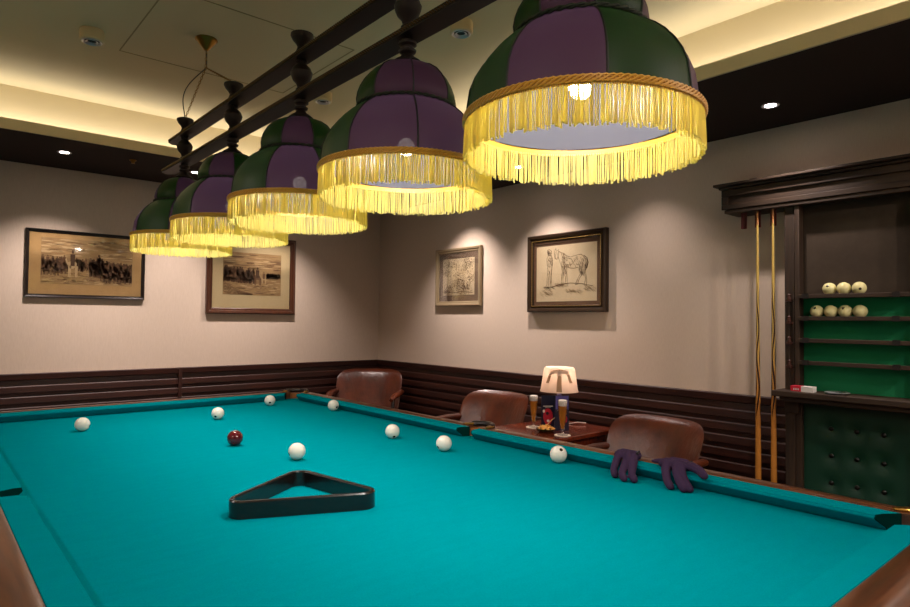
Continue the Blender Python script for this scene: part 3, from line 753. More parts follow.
def ell(bm, Q, u, v_, ru, rv, mi, lay, n=8, rnd=None, rot=0):
    pts = []
    for k in range(n):
        a = 2*PI*k/n; s = 1 if rnd is None else rnd.uniform(.7, 1.25)
        x = ru*s*math.cos(a); y = rv*s*math.sin(a); pts.append((u+x*math.cos(rot)-y*math.sin(rot), v_+x*math.sin(rot)+y*math.cos(rot)))
    poly2(bm, Q, pts, mi, lay)
def stroke(bm, Q, W_, H_, pts, wd, mi=1, lay=1):
    """ribbon through pts, wd in metres"""
    P = [Vector((u*W_, v_*H_)) for u, v_ in pts]; Lf = []; Rg = []
    for i in range(len(P)):
        t = P[min(i+1, len(P)-1)]-P[max(i-1, 0)]
        if t.length < 1e-9: t = Vector((1, 0))
        n = Vector((-t.y, t.x)).normalized()*wd/2
        for lst, s in ((Lf, 1), (Rg, -1)):
            q_ = P[i]+n*s; lst.append(bm.verts.new(Q(max(.005, min(.995, q_.x/W_)), max(.005, min(.995, q_.y/H_)), lay)))
    for i in range(len(P)-1): face(bm, [Lf[i], Lf[i+1], Rg[i+1], Rg[i]], mi)
def trooper(bm, Q, u, v_, h, rnd, asp, mi, lay):
    w_ = h*.32/asp
    ell(bm, Q, u, v_+h*.88, w_*.35, h*.10, mi, lay, 6, rnd)
    poly2(bm, Q, [(u-w_*.5, v_+h*.42), (u+w_*.5, v_+h*.42), (u+w_*.4, v_+h*.8), (u-w_*.4, v_+h*.8)], mi, lay)
    poly2(bm, Q, [(u-w_*.45, v_), (u-w_*.15, v_), (u+.0, v_+h*.45), (u-w_*.4, v_+h*.45)], mi, lay)
    poly2(bm, Q, [(u+w_*.15, v_), (u+w_*.45, v_), (u+w_*.4, v_+h*.45), (u, v_+h*.45)], mi, lay)
def rider(bm, Q, u, v_, h, rnd, asp, mi, hm, lay):
    w_ = h*.5/asp
    ell(bm, Q, u, v_+h*.42, w_*.42, h*.13, hm, lay, 10, rnd)
    for dx in (-.33, -.22, .22, .33): poly2(bm, Q, [(u+dx*w_, v_), (u+dx*w_+w_*.07, v_), (u+dx*w_+w_*.1, v_+h*.4), (u+dx*w_-w_*.03, v_+h*.4)], hm, lay)
    poly2(bm, Q, [(u-w_*.45, v_+h*.45), (u-w_*.3, v_+h*.4), (u-w_*.5, v_+h*.68), (u-w_*.6, v_+h*.62)], hm, lay)
    poly2(bm, Q, [(u-w_*.16, v_+h*.4), (u+w_*.16, v_+h*.4), (u+w_*.2, v_+h*.82), (u-w_*.2, v_+h*.82)], mi, lay+1)
    ell(bm, Q, u, v_+h*.90, w_*.1, h*.07, mi, lay+1, 6)
def draw_review(bm, Q, W_, H_):
    rnd = random.Random(5); asp = W_/H_
    for k in range(60):   # clouds
        u, v_ = rnd.random(), rnd.uniform(.6, .98); ell(bm, Q, u, v_, rnd.uniform(.04, .12), rnd.uniform(.006, .02), rnd.choice([2, 3, 3]), 0, 9, rnd)
    for k in range(150):  # ground
        u, v_ = rnd.random(), rnd.uniform(.02, .26); ell(bm, Q, u, v_, rnd.uniform(.015, .06), rnd.uniform(.004, .012), rnd.choice([2, 2, 1, 3]), 0, 7, rnd)
    for k in range(230):
        u = rnd.uniform(.36, 1.0); v_ = .28+.14*rnd.random()-(.14*(u-.4) if u > .6 else 0); trooper(bm, Q, u, v_, rnd.uniform(.14, .2), rnd, asp, rnd.choice([0, 1, 1, 2]), 1+k % 3)
    for k in range(95):
        u = rnd.uniform(.66, .98); v_ = rnd.uniform(.05, .26); rider(bm, Q, u, v_, rnd.uniform(.24, .34), rnd, asp, rnd.choice([0, 1]), rnd.choice([0, 0, 1, 2]), 2+k % 3)
    for k in range(26):
        u = rnd.uniform(.54, .66); v_ = rnd.uniform(.16, .30); rider(bm, Q, u, v_, rnd.uniform(.3, .42), rnd, asp, 0, rnd.choice([0, 1]), 2+k % 3)
    for k in range(55):
        u = rnd.uniform(.01, .26); v_ = .17+rnd.uniform(0, .2); rider(bm, Q, u, v_, rnd.uniform(.2, .32), rnd, asp, rnd.choice([0, 1]), rnd.choice([0, 1, 2]), 2+k % 3)
    rider(bm, Q, .33, .16, .62, rnd, asp*1.3, 0, 3, 6)
    stroke(bm, Q, W_, H_, [(.31, .52), (.33, .58), (.36, .52)], .012, 0, 8)
def draw_march(bm, Q, W_, H_):
    rnd = random.Random(9); asp = W_/H_
    for k in range(50):
        u, v_ = rnd.random(), rnd.uniform(.62, .98); ell(bm, Q, u, v_, rnd.uniform(.06, .16), rnd.uniform(.006, .02), rnd.choice([1, 2, 2, 3]), 0, 9, rnd)
    for k in range(90):
        u, v_ = rnd.random(), rnd.uniform(.02, .36); ell(bm, Q, u, v_, rnd.uniform(.02, .07), rnd.uniform(.004, .012), rnd.choice([2, 2, 1, 3]), 0, 7, rnd)
    for s in range(9):
        o_ = s*.035; stroke(bm, Q, W_, H_, [(.01, .30-o_), (.12, .20-o_*.9), (.3, .09-o_*.5), (.5, .03-o_*.1)], .004, rnd.choice([0, 1]), 1)
    for k in range(120):
        u = rnd.uniform(.02, .52); v_ = .30-.08*u+rnd.uniform(0, .1); rider(bm, Q, u, v_, rnd.uniform(.24, .32), rnd, asp, rnd.choice([0, 0, 1]), rnd.choice([0, 1]), 1+k % 4)
    rider(bm, Q, .58, .24, .44, rnd, asp, 0, 1, 6); rider(bm, Q, .69, .28, .30, rnd, asp, 1, 3, 6)
    for k in range(90): trooper(bm, Q, rnd.uniform(.74, .99), .40+rnd.uniform(0, .05), .1, rnd, asp, rnd.choice([0, 1]), 2)
def draw_sketch(bm, Q, W_, H_):
    rnd = random.Random(2)
    def scribble(cu, cv, r, n, wd, mi):
        for _ in range(n):
            u = cu+rnd.gauss(0, r); v_ = cv+rnd.gauss(0, r); a = rnd.uniform(0, 6.28); l_ = rnd.uniform(.02, .07); k_ = rnd.uniform(-9, 9)
            pts = []
            for s in range(6):
                pts.append((u, v_)); u += l_/5*math.cos(a); v_ += l_/5*math.sin(a); a += k_*.12
            stroke(bm, Q, W_, H_, pts, wd*.75, max(0, mi-1), 1+_ % 3)
    for (cu, cv, r, n) in ((.15, .85, .08, 60), (.4, .82, .07, 50), (.8, .85, .09, 80), (.1, .6, .05, 40), (.7, .7, .08, 50), (.5, .35, .1, 130), (.25, .12, .1, 90), (.75, .2, .1, 110), (.9, .45, .06, 50), (.45, .55, .06, 30), (.1, .1, .05, 60), (.6, .12, .1, 70)):
        scribble(cu, cv, r, n, .0035, rnd.choice([1, 1, 2]))
    stroke(bm, Q, W_, H_, [(.45, .12), (.48, .3), (.5, .42), (.57, .42), (.66, .38), (.7, .25), (.68, .12)], .006, 0, 5)
    stroke(bm, Q, W_, H_, [(.02, .1), (.3, .07), (.6, .09), (.95, .06)], .005, 0, 5)
def draw_horse(bm, Q, W_, H_):
    rnd = random.Random(4)
    X = lambda x: (x-103)/384.; Y = lambda y, x=300: (515-y)/(330.+.08*(x-103))
    def st(pts, wd=.0022, mi=1, jit=0):
        for rep in range(2 if wd < .006 else 1):
            stroke(bm, Q, W_, H_, [(X(x+rnd.uniform(-2, 2)), Y(y+rnd.uniform(-2, 2), x)) for x, y in pts], wd, mi, 1+rep)
    def hatch(x0, x1, y0, y1, n, mi=1, slant=10):
        for _ in range(n):
            x = rnd.uniform(x0, x1); y = rnd.uniform(y0, y1); l_ = rnd.uniform(8, 24); stroke(bm, Q, W_, H_, [(X(x), Y(y, x)), (X(x+slant*.4), Y(y+l_*.5, x)), (X(x+slant), Y(y+l_, x))], .0016, mi, 3)
    # man
    st([(178, 222), (178, 205), (190, 198), (202, 206), (204, 222), (198, 236), (186, 236), (178, 222)]); hatch(180, 202, 204, 226, 30, 0, 2)
    st([(184, 238), (174, 255), (176, 290), (180, 320)]); st([(200, 236), (210, 252), (212, 285), (206, 312)]); st([(180, 262), (195, 275), (208, 268)]); hatch(178, 208, 245, 300, 40, 1, 4)
    st([(182, 320), (176, 360), (174, 415), (158, 430), (180, 430), (184, 390), (192, 330)]); st([(206, 312), (204, 360), (206, 420), (216, 430), (198, 430), (196, 370), (192, 330)]); hatch(176, 206, 320, 415, 18, 2, 3)
    # horse head, neck and body
    st([(222, 232), (224, 212), (232, 192), (236, 205), (244, 205), (250, 196), (252, 214), (248, 240), (240, 258), (230, 256), (222, 232)]); hatch(224, 246, 210, 240, 14, 1, 3)
    st([(252, 212), (268, 218), (284, 226), (300, 238), (325, 244), (350, 240), (372, 232), (392, 232), (408, 240), (416, 256)])
    st([(248, 240), (256, 262), (266, 290), (280, 306), (300, 306), (325, 312), (350, 316), (370, 312), (382, 318)])
    st([(284, 226), (290, 250), (284, 272), (290, 300)]); hatch(268, 300, 222, 300, 60, 1, 6); hatch(350, 410, 236, 300, 50, 1, 8); hatch(300, 350, 245, 300, 22, 2, 4)
    st([(300, 250), (330, 256), (345, 280), (330, 296), (302, 292)], .0025, 1)
    st([(272, 298), (276, 340), (272, 370), (270, 405), (264, 420), (280, 420), (280, 370), (290, 305)]); st([(290, 300), (300, 345), (298, 380), (300, 425), (310, 425), (306, 380), (306, 310)]); hatch(272, 304, 300, 340, 20, 0, 2)
    st([(382, 316), (392, 345), (376, 370), (362, 405), (356, 416), (370, 416), (382, 380), (402, 345)]); st([(416, 300), (414, 345), (420, 380), (412, 420), (424, 426), (428, 385), (422, 340), (424, 300)]); hatch(376, 420, 290, 350, 50, 0, 5)
    st([(408, 240), (424, 250), (434, 280), (430, 312), (420, 316)], .006, 0); hatch(414, 432, 250, 310, 40, 0, 3)
    # ground
    st([(150, 430), (200, 428), (260, 412), (330, 404), (400, 410), (462, 424)], .0025, 1); hatch(220, 290, 400, 412, 26, 1, 18); hatch(120, 205, 440, 468, 26, 2, 22); hatch(290, 385, 438, 456, 26, 2, 22); hatch(405, 465, 418, 446, 20, 2, 22); hatch(150, 215, 420, 430, 14, 0, 20)
picture('framed_engraving', 'wide black-framed sepia engraving of a mounted leader before massed cavalry, on the far wall', 'far', .628, 1.482, H+.15, H+.685, .026, .03, 'frame_black', 'paper_tan',
        (.73, 1.387, H+.258, H+.622), 'paper_eng', draw_review)
picture('framed_engraving', 'brown-framed sepia engraving of riders on a muddy track, partly behind the gold fringes', 'far', 2.002, 2.875, H+.042, H+.782, .055, .04, 'frame_brown', 'mat_cream',
        (2.155, 2.728, H+.222, H+.625), 'paper_eng', draw_march)
picture('framed_sketch', 'small champagne-framed scribbled ink sketch in taupe mount near the room corner', 'right', 4.80, 4.15, H+.137, H+.688, .045, .03, 'frame_silver', 'mat_taupe',
        (4.70, 4.248, H+.24, H+.588), 'paper_pale', draw_sketch)
picture('framed_sketch', 'bronze-framed ink drawing of a standing man and saddled horse, nearest the scoreboard rack', 'right', 3.562, 2.781, H+.076, H+.702, .055, .05, 'frame_dark', 'mat_brown',
        (3.481, 2.876, H+.16, H+.609), 'paper_pale', draw_horse, inner=('gilt', .012, .048))

# ------------------------------------------------------------------ armchairs
def pillow(bm, fn, rings=10, segs=48, thick=None):
    """fn(u,v) in unit disc-like superellipse -> (point, normal thickness vector)"""
    top = []; bot = []
    for i in range(rings+1):
        r = i/rings; rt_, rb_ = [], []
        for k in range(segs):
            a = 2*PI*k/segs; ca, sa = math.cos(a), math.sin(a); e = .36
            u = r*math.copysign(abs(ca)**e, ca); v_ = r*math.copysign(abs(sa)**e, sa)
            p, n, t = fn(u, v_); s = math.sqrt(max(0, 1-r**5))
            rt_.append(p+n*t*s); rb_.append(p-n*t*s)
            if i == 0: break
        top.append(rt_); bot.append(rb_)
    def build(R, flip):
        V = [[bm.verts.new(p) for p in ring] for ring in R]
        for i in range(len(V)-1):
            for k in range(segs):
                k2 = (k+1) % segs
                if i == 0: face(bm, [V[0][0], V[1][k], V[1][k2]])
                else: face(bm, [V[i][k], V[i+1][k], V[i+1][k2], V[i][k2]])
        return V
    build(top, 0); build(bot, 1)
    bmesh.ops.remove_doubles(bm, verts=bm.verts[:], dist=.0004)
def armchair(label, loc, rotz, scale=1.0):
    """local: faces -y ; back inner surface near y=0"""
    t = thing('leather_armchair', label, 'armchair', loc, rotz, 'brown leather armchairs along the wall')
    def back(u, v_):
        wd = .312+.018*v_                                   # flares upward
        z = .60+v_*.245; lean = .10*(v_+.2)
        y = lean-.13*abs(u)**2.4; x = u*wd
        n = Vector((.62*u*abs(u)**.6, -1, .12)).normalized()
        return Vector((x, y, z)), n, .042
    bm = new(); pillow(bm, back, 12, 64); obj('backrest', bm, 'leather', t, local=True, smooth=70)
    bm = new()
    def seat(u, v_): return Vector((u*.265, -.27+v_*.27, .42+.015*(1-u*u)*(1-v_*v_))), Vector((0, 0, 1)), .055
    pillow(bm, seat, 8, 48); obj('seat', bm, 'leather', t, local=True, smooth=70)
    bm = new(); box(bm, -.25, .25, -.52, -.03, .30, .37); obj('seat_frame', bm, 'black_wood', t, local=True, bev=.01)
    for sx in (-1, 1):
        bm = new()
        pts = [(.300, .00, .635), (.318, -.08, .64), (.322, -.2, .642), (.318, -.32, .638), (.300, -.42, .628), (.290, -.47, .605)]
        tube(bm, [(sx*a, b, c) for a, b, c in pts], [.028, .030, .032, .031, .030, .020], 14, flat=.75); a = obj('armrest', bm, 'leather', t, local=True, smooth=70)
        bm = new(); tube(bm, [(sx*.300, -.42, .61), (sx*.295, -.44, .5), (sx*.27, -.46, .36), (sx*.26, -.47, .32)], [.016, .018, .02, .02], 10); obj('arm_support', bm, 'black_wood', a, local=True)
        for (y, dy) in ((-.49, -.02), (-.06, .05)):
            bm = new(); tube(bm, [(sx*.24, y, .34), (sx*.25, y+dy, .0)], [.024, .016], 10); obj('leg', bm, 'black_wood', t, local=True)
    t.scale = (scale,)*3
    return t
# corner chair faces the camera; the others have their backs to the side wall
p = Vector((3.63, 5.57, 0)); p = Vector((.652*6.42-.0, .758*6.42, 0)); 
Zc = 6.40; Xc = (371.5-455)/F*Zc
pc = Vector((Rr.x*Xc+math.sin(yaw)*Zc, Rr.y*Xc+math.cos(yaw)*Zc, 0))
armchair('brown leather armchair in the room corner beyond the far pocket', (pc.x, pc.y, 0), -R_(45), 1.04)
armchair('creased brown leather armchair left of the drinks table', (3.34, 3.385, 0), -R_(86))
armchair('brown leather armchair right of the drinks table, behind the gloves', (3.33, 2.03, 0), -R_(92), .97)

# ------------------------------------------------------------------ drinks table and what stands on it
DZ = H-.70
dt = thing('side_table', 'small glossy cherry wood side table between the armchairs by the wall', 'table', (3.18, 2.74, 0))
bm = new(); box(bm, 2.86, 3.52, 2.44, 2.99, DZ-.03, DZ); obj('table_top', bm, 'table_top', dt, bev=.006)
bm = new(); box(bm, 2.91, 3.47, 2.48, 2.95, DZ-.09, DZ-.03); obj('apron', bm, 'table_top', dt, bev=.004)
for x in (2.95, 3.45):
    for y in (2.50, 2.93):
        bm = new(); tube(bm, [(x, y, DZ-.03), (x, y, 0)], [.024, .016], 8); obj('leg', bm, 'table_top', dt)
def beer(label, px, py, hgt):
    p = onz(px, py, DZ+.006); x, y = p.x, p.y; z = DZ
    cs = thing('coaster', 'round pale coaster under the '+label[0], 'coaster', (x, y, z), 0, 'coasters under the beer glasses')
    bm = new(); lathe(bm, [(0, .0005), (.05, .0005), (.05, .003), (0, .003)], 28, (x, y, z)); obj('coaster_disc', bm, 'coaster', cs)
    z += .0032
    t = thing('beer_glass', label[1], 'glass', (x, y, z), 0, 'beer glasses on the side table'); k = hgt/.205
    bm = new(); lathe(bm, [(0, 0), (.031, 0), (.032, .003), (.012, .008), (.007, .014), (.007, .022), (.012, .034), (.020, .08), (.0265, .14), (.029, .205), (.0275, .205), (.025, .14), (.018, .08), (.009, .036), (0, .034)], 28, (0, 0, 0))
    bmesh.ops.transform(bm, matrix=Matrix.Translation((x, y, z)) @ Matrix.Diagonal((k, k, k, 1)), verts=bm.verts[:]); obj('glass_body', bm, 'glass', t)
    bm = new(); lathe(bm, [(0, .036), (.0085, .038), (.0172, .08), (.0242, .14), (.026, .172), (0, .172)], 24); bmesh.ops.transform(bm, matrix=Matrix.Translation((x, y, z)) @ Matrix.Diagonal((k, k, k, 1)), verts=bm.verts[:]); obj('beer', bm, 'beer', t)
    bm = new(); lathe(bm, [(0, .1725), (.0262, .1725), (.0275, .202), (.02, .208), (0, .209)], 24); bmesh.ops.transform(bm, matrix=Matrix.Translation((x, y, z)) @ Matrix.Diagonal((k, k, k, 1)), verts=bm.verts[:]); obj('foam', bm, 'foam', t)
beer(('left beer glass', 'tall footed glass of amber beer with white head, in front of the leather armchair'), 533.5, 426.5, .205)
beer(('right beer glass', 'tall footed glass of amber beer with white head, in front of the table lamp'), 562.5, 434.5, .212)
# snack bowl
p = onz(546, 432, DZ); bx_, by_ = p.x, p.y
t = thing('snack_bowl', 'low dark bowl heaped with golden crisps between the beer glasses', 'bowl', (bx_, by_, DZ))
bm = new(); lathe(bm, [(0, 0), (.04, 0), (.058, .012), (.064, .024), (.060, .024), (.052, .013), (.036, .005), (0, .005)], 28, (bx_, by_, DZ)); obj('bowl', bm, 'bowl_dark', t)
bm = new(); rnd = random.Random(1)
for k in range(60):
    a = rnd.uniform(0, 6.28); r = .05*math.sqrt(rnd.random()); c = Vector((bx_+r*math.cos(a), by_+r*math.sin(a), DZ+.018+.018*(1-(r/.05)**2)+rnd.uniform(0, .005)))
    e = Euler((rnd.uniform(-.7, .7), rnd.uniform(-.7, .7), rnd.uniform(0, 6))).to_matrix()
    vs = [bm.verts.new(c+e @ Vector((.013*math.cos(q), .010*math.sin(q), .003*math.cos(2*q)))) for q in [2*PI*j/7 for j in range(7)]]
    ct = bm.verts.new(c+e @ Vector((0, 0, .003)))
    cb = bm.verts.new(c+e @ Vector((0, 0, -.001)))
    for j in range(7): face(bm, [vs[j], vs[(j+1) % 7], ct]); face(bm, [vs[(j+1) % 7], vs[j], cb])
o = obj('crisps', bm, 'snack', t, smooth=0, kind='stuff')
# table lamp
p = onz(559, 424.5, DZ); lx, ly = p.x, p.y
t = thing('table_lamp', 'lit table lamp with frosted white shade and brown motif', 'lamp', (lx, ly, DZ))
bm = new(); lathe(bm, [(0, 0), (.055, 0), (.058, .006), (.05, .014), (.02, .022), (.014, .03), (0, .03)], 28, (lx, ly, DZ)); obj('lamp_base', bm, 'chrome', t)
bm = new(); lathe(bm, [(0, .03), (.013, .03), (.016, .09), (.016, .2), (.010, .235), (.010, .29), (0, .29)], 20, (lx, ly, DZ)); obj('lamp_stem', bm, 'purple_glass', t)
bm = new(); sb, st_, s0_, s1_ = .130, .100, .225, .390
lathe(bm, [(sb, s0_), (sb-.006, s0_+.02), (st_+.006, s1_-.02), (st_, s1_-.006), (st_-.008, s1_), (st_-.011, s1_-.003), (st_-.004, s1_-.012), (st_, s1_-.03), (sb-.010, s0_+.02), (sb-.004, s0_)], 40, (lx, ly, DZ), closed=True)
shd = obj('lamp_shade', bm, 'shade_white', t, smooth=60)
bm = new(); fa = math.atan2(-ly, -lx)
def on_shade(a, s): r = sb+(st_-sb)*s+.0015; return (lx+r*math.cos(a), ly+r*math.sin(a), DZ+s0_+(s1_-s0_)*s)
def motif(pts, wd):
    A = []; B = []
    for i, (a, s) in enumerate(pts):
        da = wd*.5*(1-.3*i/len(pts)); A.append(bm.verts.new(on_shade(fa+a-da, s))); B.append(bm.verts.new(on_shade(fa+a+da, s)))
    for i in range(len(pts)-1): face(bm, [A[i], B[i], B[i+1], A[i+1]])
motif([(0, .05), (0, .2), (.0, .4), (.02, .6), (.0, .8), (0, .88)], .28)
def band(pts, wd):
    A = [bm.verts.new(on_shade(fa+a, s+wd/2)) for a, s in pts]; B = [bm.verts.new(on_shade(fa+a, s-wd/2)) for a, s in pts]
    for i in range(len(pts)-1): face(bm, [A[i], B[i], B[i+1], A[i+1]])
band([(-.6, .78), (-.4, .83), (-.2, .85), (0, .86), (.2, .85), (.4, .83), (.6, .78)], .16)
motif([(-.72, .38), (-.66, .5), (-.62, .62), (-.55, .75), (-.5, .8)], .22); motif([(.72, .40), (.66, .5), (.62, .62), (.55, .75), (.5, .8)], .22)
obj('painted_motif', bm, 'motif', shd, smooth=0)
bm = new(); ball(bm, (lx, ly, DZ+.315), .022, 16); obj('light_bulb', bm, emis('table_bulb', '#ffe2bc', 6), t)
l = bpy.data.lights.new('table_lamp_light', 'POINT'); l.energy = TABLE_LAMP_P; l.color = (1, .86, .76); l.shadow_soft_size = .02
lo = bpy.data.objects.new('table_lamp_light', l); C.objects.link(lo); lo.location = (lx, ly, DZ+.345)
# drinks cards
def card(label, pxL, pxR, pyB, hgt, look, depth=.035, back_=0.0):
    a = onz(pxL, pyB, DZ+.001); b = onz(pxR, pyB, DZ+.001); e = (b-a).normalized(); n = Vector((e.y, -e.x, 0))
    if n.dot(Vector((-1, -1, 0))) < 0: n = -n
    a = a-n*back_; b = b-n*back_
    t = thing('drinks_card', label, 'menu card', ((a+b)/2).to_tuple(), 0, 'drinks cards by the table lamp')
    bm = new(); w_ = (b-a).length
    prism(bm, [a, b, b-n*.003+Vector((0, 0, 0)), a-n*.003], (0, 0, hgt)); pnl = obj('card_panel', bm, look[0], t, smooth=0)
    bm = new(); f_ = a-n*.003; g_ = b-n*.003; prism(bm, [f_, g_, g_-n*depth, f_-n*depth], (0, 0, .004)); obj('card_foot', bm, look[0], t, smooth=0)
    bm = new()
    def R2(u0, u1, v0, v1, mi, lay=1):
        q = [a+e*(w_*u)+Vector((0, 0, hgt*v_))+n*(.0006*lay) for u, v_ in ((u0, v0), (u1, v0), (u1, v1), (u0, v1))]
        face(bm, [bm.verts.new(k) for k in q], mi)
    def E2(u, v_, ru, rv, mi, lay=2, n_=12):
        face(bm, [bm.verts.new(a+e*(w_*(u+ru*math.cos(2*PI*k/n_)))+Vector((0, 0, hgt*(v_+rv*math.sin(2*PI*k/n_))))+n*(.0006*lay)) for k in range(n_)], mi)
    look[1](R2, E2); obj('card_print', bm, ['card_red', 'card_white', 'card_violet', 'navy', 'straw'], pnl, smooth=0)
def print_a(R2, E2):
    E2(.5, .35, .36, .26, 0); E2(.42, .5, .2, .10, 0, 3); E2(.18, .52, .09, .05, 1, 4); E2(.45, .45, .12, .05, 3, 4); E2(.5, .22, .1, .04, 1, 4); R2(.15, .85, .66, .685, 1); R2(.3, .7, .63, .64, 1)
def print_b(R2, E2):
    R2(.05, .95, .6, .98, 2); E2(.6, .33, .28, .14, 0); E2(.6, .4, .2, .08, 1, 3); R2(.2, .8, .56, .58, 1)
card('navy drinks card with red picture, directly right of the left beer glass', 541.5, 555, 428, .21, ('navy', print_a), .03, .01)
card('narrow violet and navy drinks card under the lamp shade', 555.3, 569.5, 431, .225, ('navy', print_b), .03, .015)
# straw twigs leaning on the card
a = onz(543, 430.5, DZ+.006)
bm = new(); b_ = onz(556, 417, DZ+.07); tube(bm, [a, a.lerp(Vector((b_.x, b_.y, DZ+.07)), .5)+Vector((0, 0, .012)), Vector((b_.x-.035, b_.y-.035, DZ+.082))], [.002, .003, .002], 6)
o = obj('breadstick', bm, 'straw', None); tag(o, 'thin pale breadstick leaning up from the snack bowl to the cards', 'snack')
bm = new(); a1 = Vector((lx+.05, ly-.03, DZ+.004))
tube(bm, [a1, a1+Vector((.05, -.05, .012)), a1+Vector((.09, -.09, .008))], .0025, 6); o = obj('lamp_flex', bm, 'card_white', t)

# ------------------------------------------------------------------ scoreboard rack
X0 = 3.74          # plane of the posts
rk = thing('scoreboard_rack', 'tall dark wooden wall rack with slate board, ball shelves and green tufted lower panel', 'rack', (3.85, 1.0, 0))
YL, YR = 1.478, .40          # post outer side, far end out of frame
bm = new()
# cornice: cap, frame, recessed panel, lower roll
cz0, cz1 = H+.672, H+.842
box(bm, 3.675, 3.9, .2, 1.868, cz1-.016, cz1); box(bm, 3.70, 3.9, .2, 1.845, cz1-.032, cz1-.016)
box(bm, 3.722, 3.9, .2, 1.822, cz0+.02, cz1-.036)
obj('cornice', bm, 'walnut_y', rk, bev=.004)
bm = new()
box(bm, 3.708, 3.722, .2, 1.83, cz1-.075, cz1-.036); box(bm, 3.708, 3.722, .2, 1.83, cz0+.015, cz0+.045); box(bm, 3.708, 3.722, 1.79, 1.83, cz0+.045, cz1-.075)
box(bm, 3.715, 3.9, .2, 1.815, cz0-.008, cz0+.014)
obj('cornice_frame', bm, 'walnut_y', rk, bev=.003)
bm = new(); box(bm, 3.72, 3.76, 1.625, 1.665, cz1, cz1+.014); obj('top_block', bm, 'walnut', rk, bev=.002)
for (y0, y1) in ((YL-.052, YL), (.86-.05, .86)):
    bm = new(); box(bm, X0, 3.9, y0, y1, .0, cz0-.008); obj('post', bm, 'walnut', rk, bev=.004)
bm = new(); box(bm, X0-.012, X0+.05, YL-.083, YL-.058, H-.37, cz0-.008); obj('board_frame', bm, 'walnut', rk, bev=.003)
BX = 3.80
bm = new(); box(bm, BX, 3.9, .86, YL-.05, H+.150, cz0-.006); obj('slate_board', bm, 'slate', rk, smooth=0)
bm = new(); box(bm, BX+.01, 3.9, .86, YL-.05, H-.37, H+.15); obj('baize_panel', bm, 'green_baize', rk, smooth=0)
SHZ = [H+.157, H+.035, H-.086, H-.208]
for z in SHZ:
    bm = new(); box(bm, 3.712, BX+.01, .866, YL-.083, z-.014, z); box(bm, 3.705, 3.712, .866, YL-.083, z-.016, z+.006); s_ = obj('shelf', bm, 'walnut_y', rk, bev=.002)
    for yy in (1.355, .935):
        bm = new(); box(bm, 3.700, 3.706, yy-.016, yy+.016, z-.018, z+.010); obj('shelf_bracket', bm, 'ebony', s_)
# score pegs on the left post
bm = new(); 
tube(bm, [(X0-.016, YL-.030, H-.345), (X0-.016, YL-.030, H+.155)], .0025, 6); obj('score_rod', bm, 'walnut', rk)
for z in (H+.125, H+.0, H-.115, H-.245):
    bm = new(); box(bm, X0-.026, X0, YL-.045, YL-.012, z, z+.012); lathe(bm, [(0, 0), (.011, 0), (.012, .004), (.008, .018), (.010, .026), (.004, .032), (0, .032)], 14, (X0-.016, YL-.030, z+.012)); obj('score_slider', bm, 'cherry_dark', rk)
# chalk ledge
bm = new(); box(bm, 3.63, 3.9, .3, YL+.03, H-.402, H-.370); box(bm, 3.66, 3.9, .3, YL, H-.43, H-.402); obj('chalk_ledge', bm, 'walnut_y', rk, bev=.004)
# tufted panel
bm = new(); ny, nz = 60, 60; PY0, PY1, PZ0, PZ1 = .86, YL-.085, .12, H-.43
BT = []
for r in range(5):
    for c in range(3): BT.append((1.258-.122*c, H-.568-.146*r))
V = []
for i in range(ny+1):
    row = []
    for j in range(nz+1):
        y = PY0+(PY1-PY0)*i/ny; z = PZ0+(PZ1-PZ0)*j/nz
        d = min(math.hypot(y-b[0], z-b[1]) for b in BT); row.append(bm.verts.new((3.795-.016*(1-math.exp(-(d/.035)**1.4)), y, z)))
    V.append(row)
for i in range(ny):
    for j in range(nz): face(bm, [V[i][j], V[i+1][j], V[i+1][j+1], V[i][j+1]])
tp = obj('tufted_panel', bm, 'dark_green_leather', rk, smooth=80)
for (y, z) in BT:
    bm = new(); ball(bm, (3.787, y, z), .013, 12, 0, (.5, 1, 1)); obj('button', bm, 'button', tp)
bm = new(); box(bm, X0+.01, 3.9, YL-.085, YL-.052, .1, H-.43); box(bm, X0+.01, 3.9, .3, YL-.05, 0, .12); obj('panel_frame', bm, 'walnut', rk, bev=.003)
for (y0, y1) in ((YL-.075, YL), (.81, .87)):
    bm = new(); box(bm, X0-.01, X0+.03, y0, y1, H-.50, H-.43); obj('ledge_corbel', bm, 'walnut', rk, bev=.004)
# cue clips and foot rest
CUES = [(3.755, 1.634), (3.755, 1.546)]
for y in (1.716, 1.634, 1.546):
    bm = new(); xx = 3.755+.006
    pts = [(xx+.017*math.cos(a), y+.017*math.sin(a)) for a in [R_(-100+k*20) for k in range(11)]]; inn = [(xx+.013*math.cos(a), y+.013*math.sin(a)) for a in [R_(-100+k*20) for k in range(11)]]
    for k in range(10):
        prism(bm, [(pts[k][0], pts[k][1], H+.568), (pts[k+1][0], pts[k+1][1], H+.568), (inn[k+1][0], inn[k+1][1], H+.568), (inn[k][0], inn[k][1], H+.568)], (0, 0, .097))
    obj('cue_clip', bm, 'dark_red', rk, smooth=60)
bm = new(); box(bm, 3.66, 3.9, YL, 1.80, .36, .40); box(bm, 3.70, 3.9, YL, 1.80, .30, .36); obj('cue_rest', bm, 'walnut_y', rk, bev=.004)
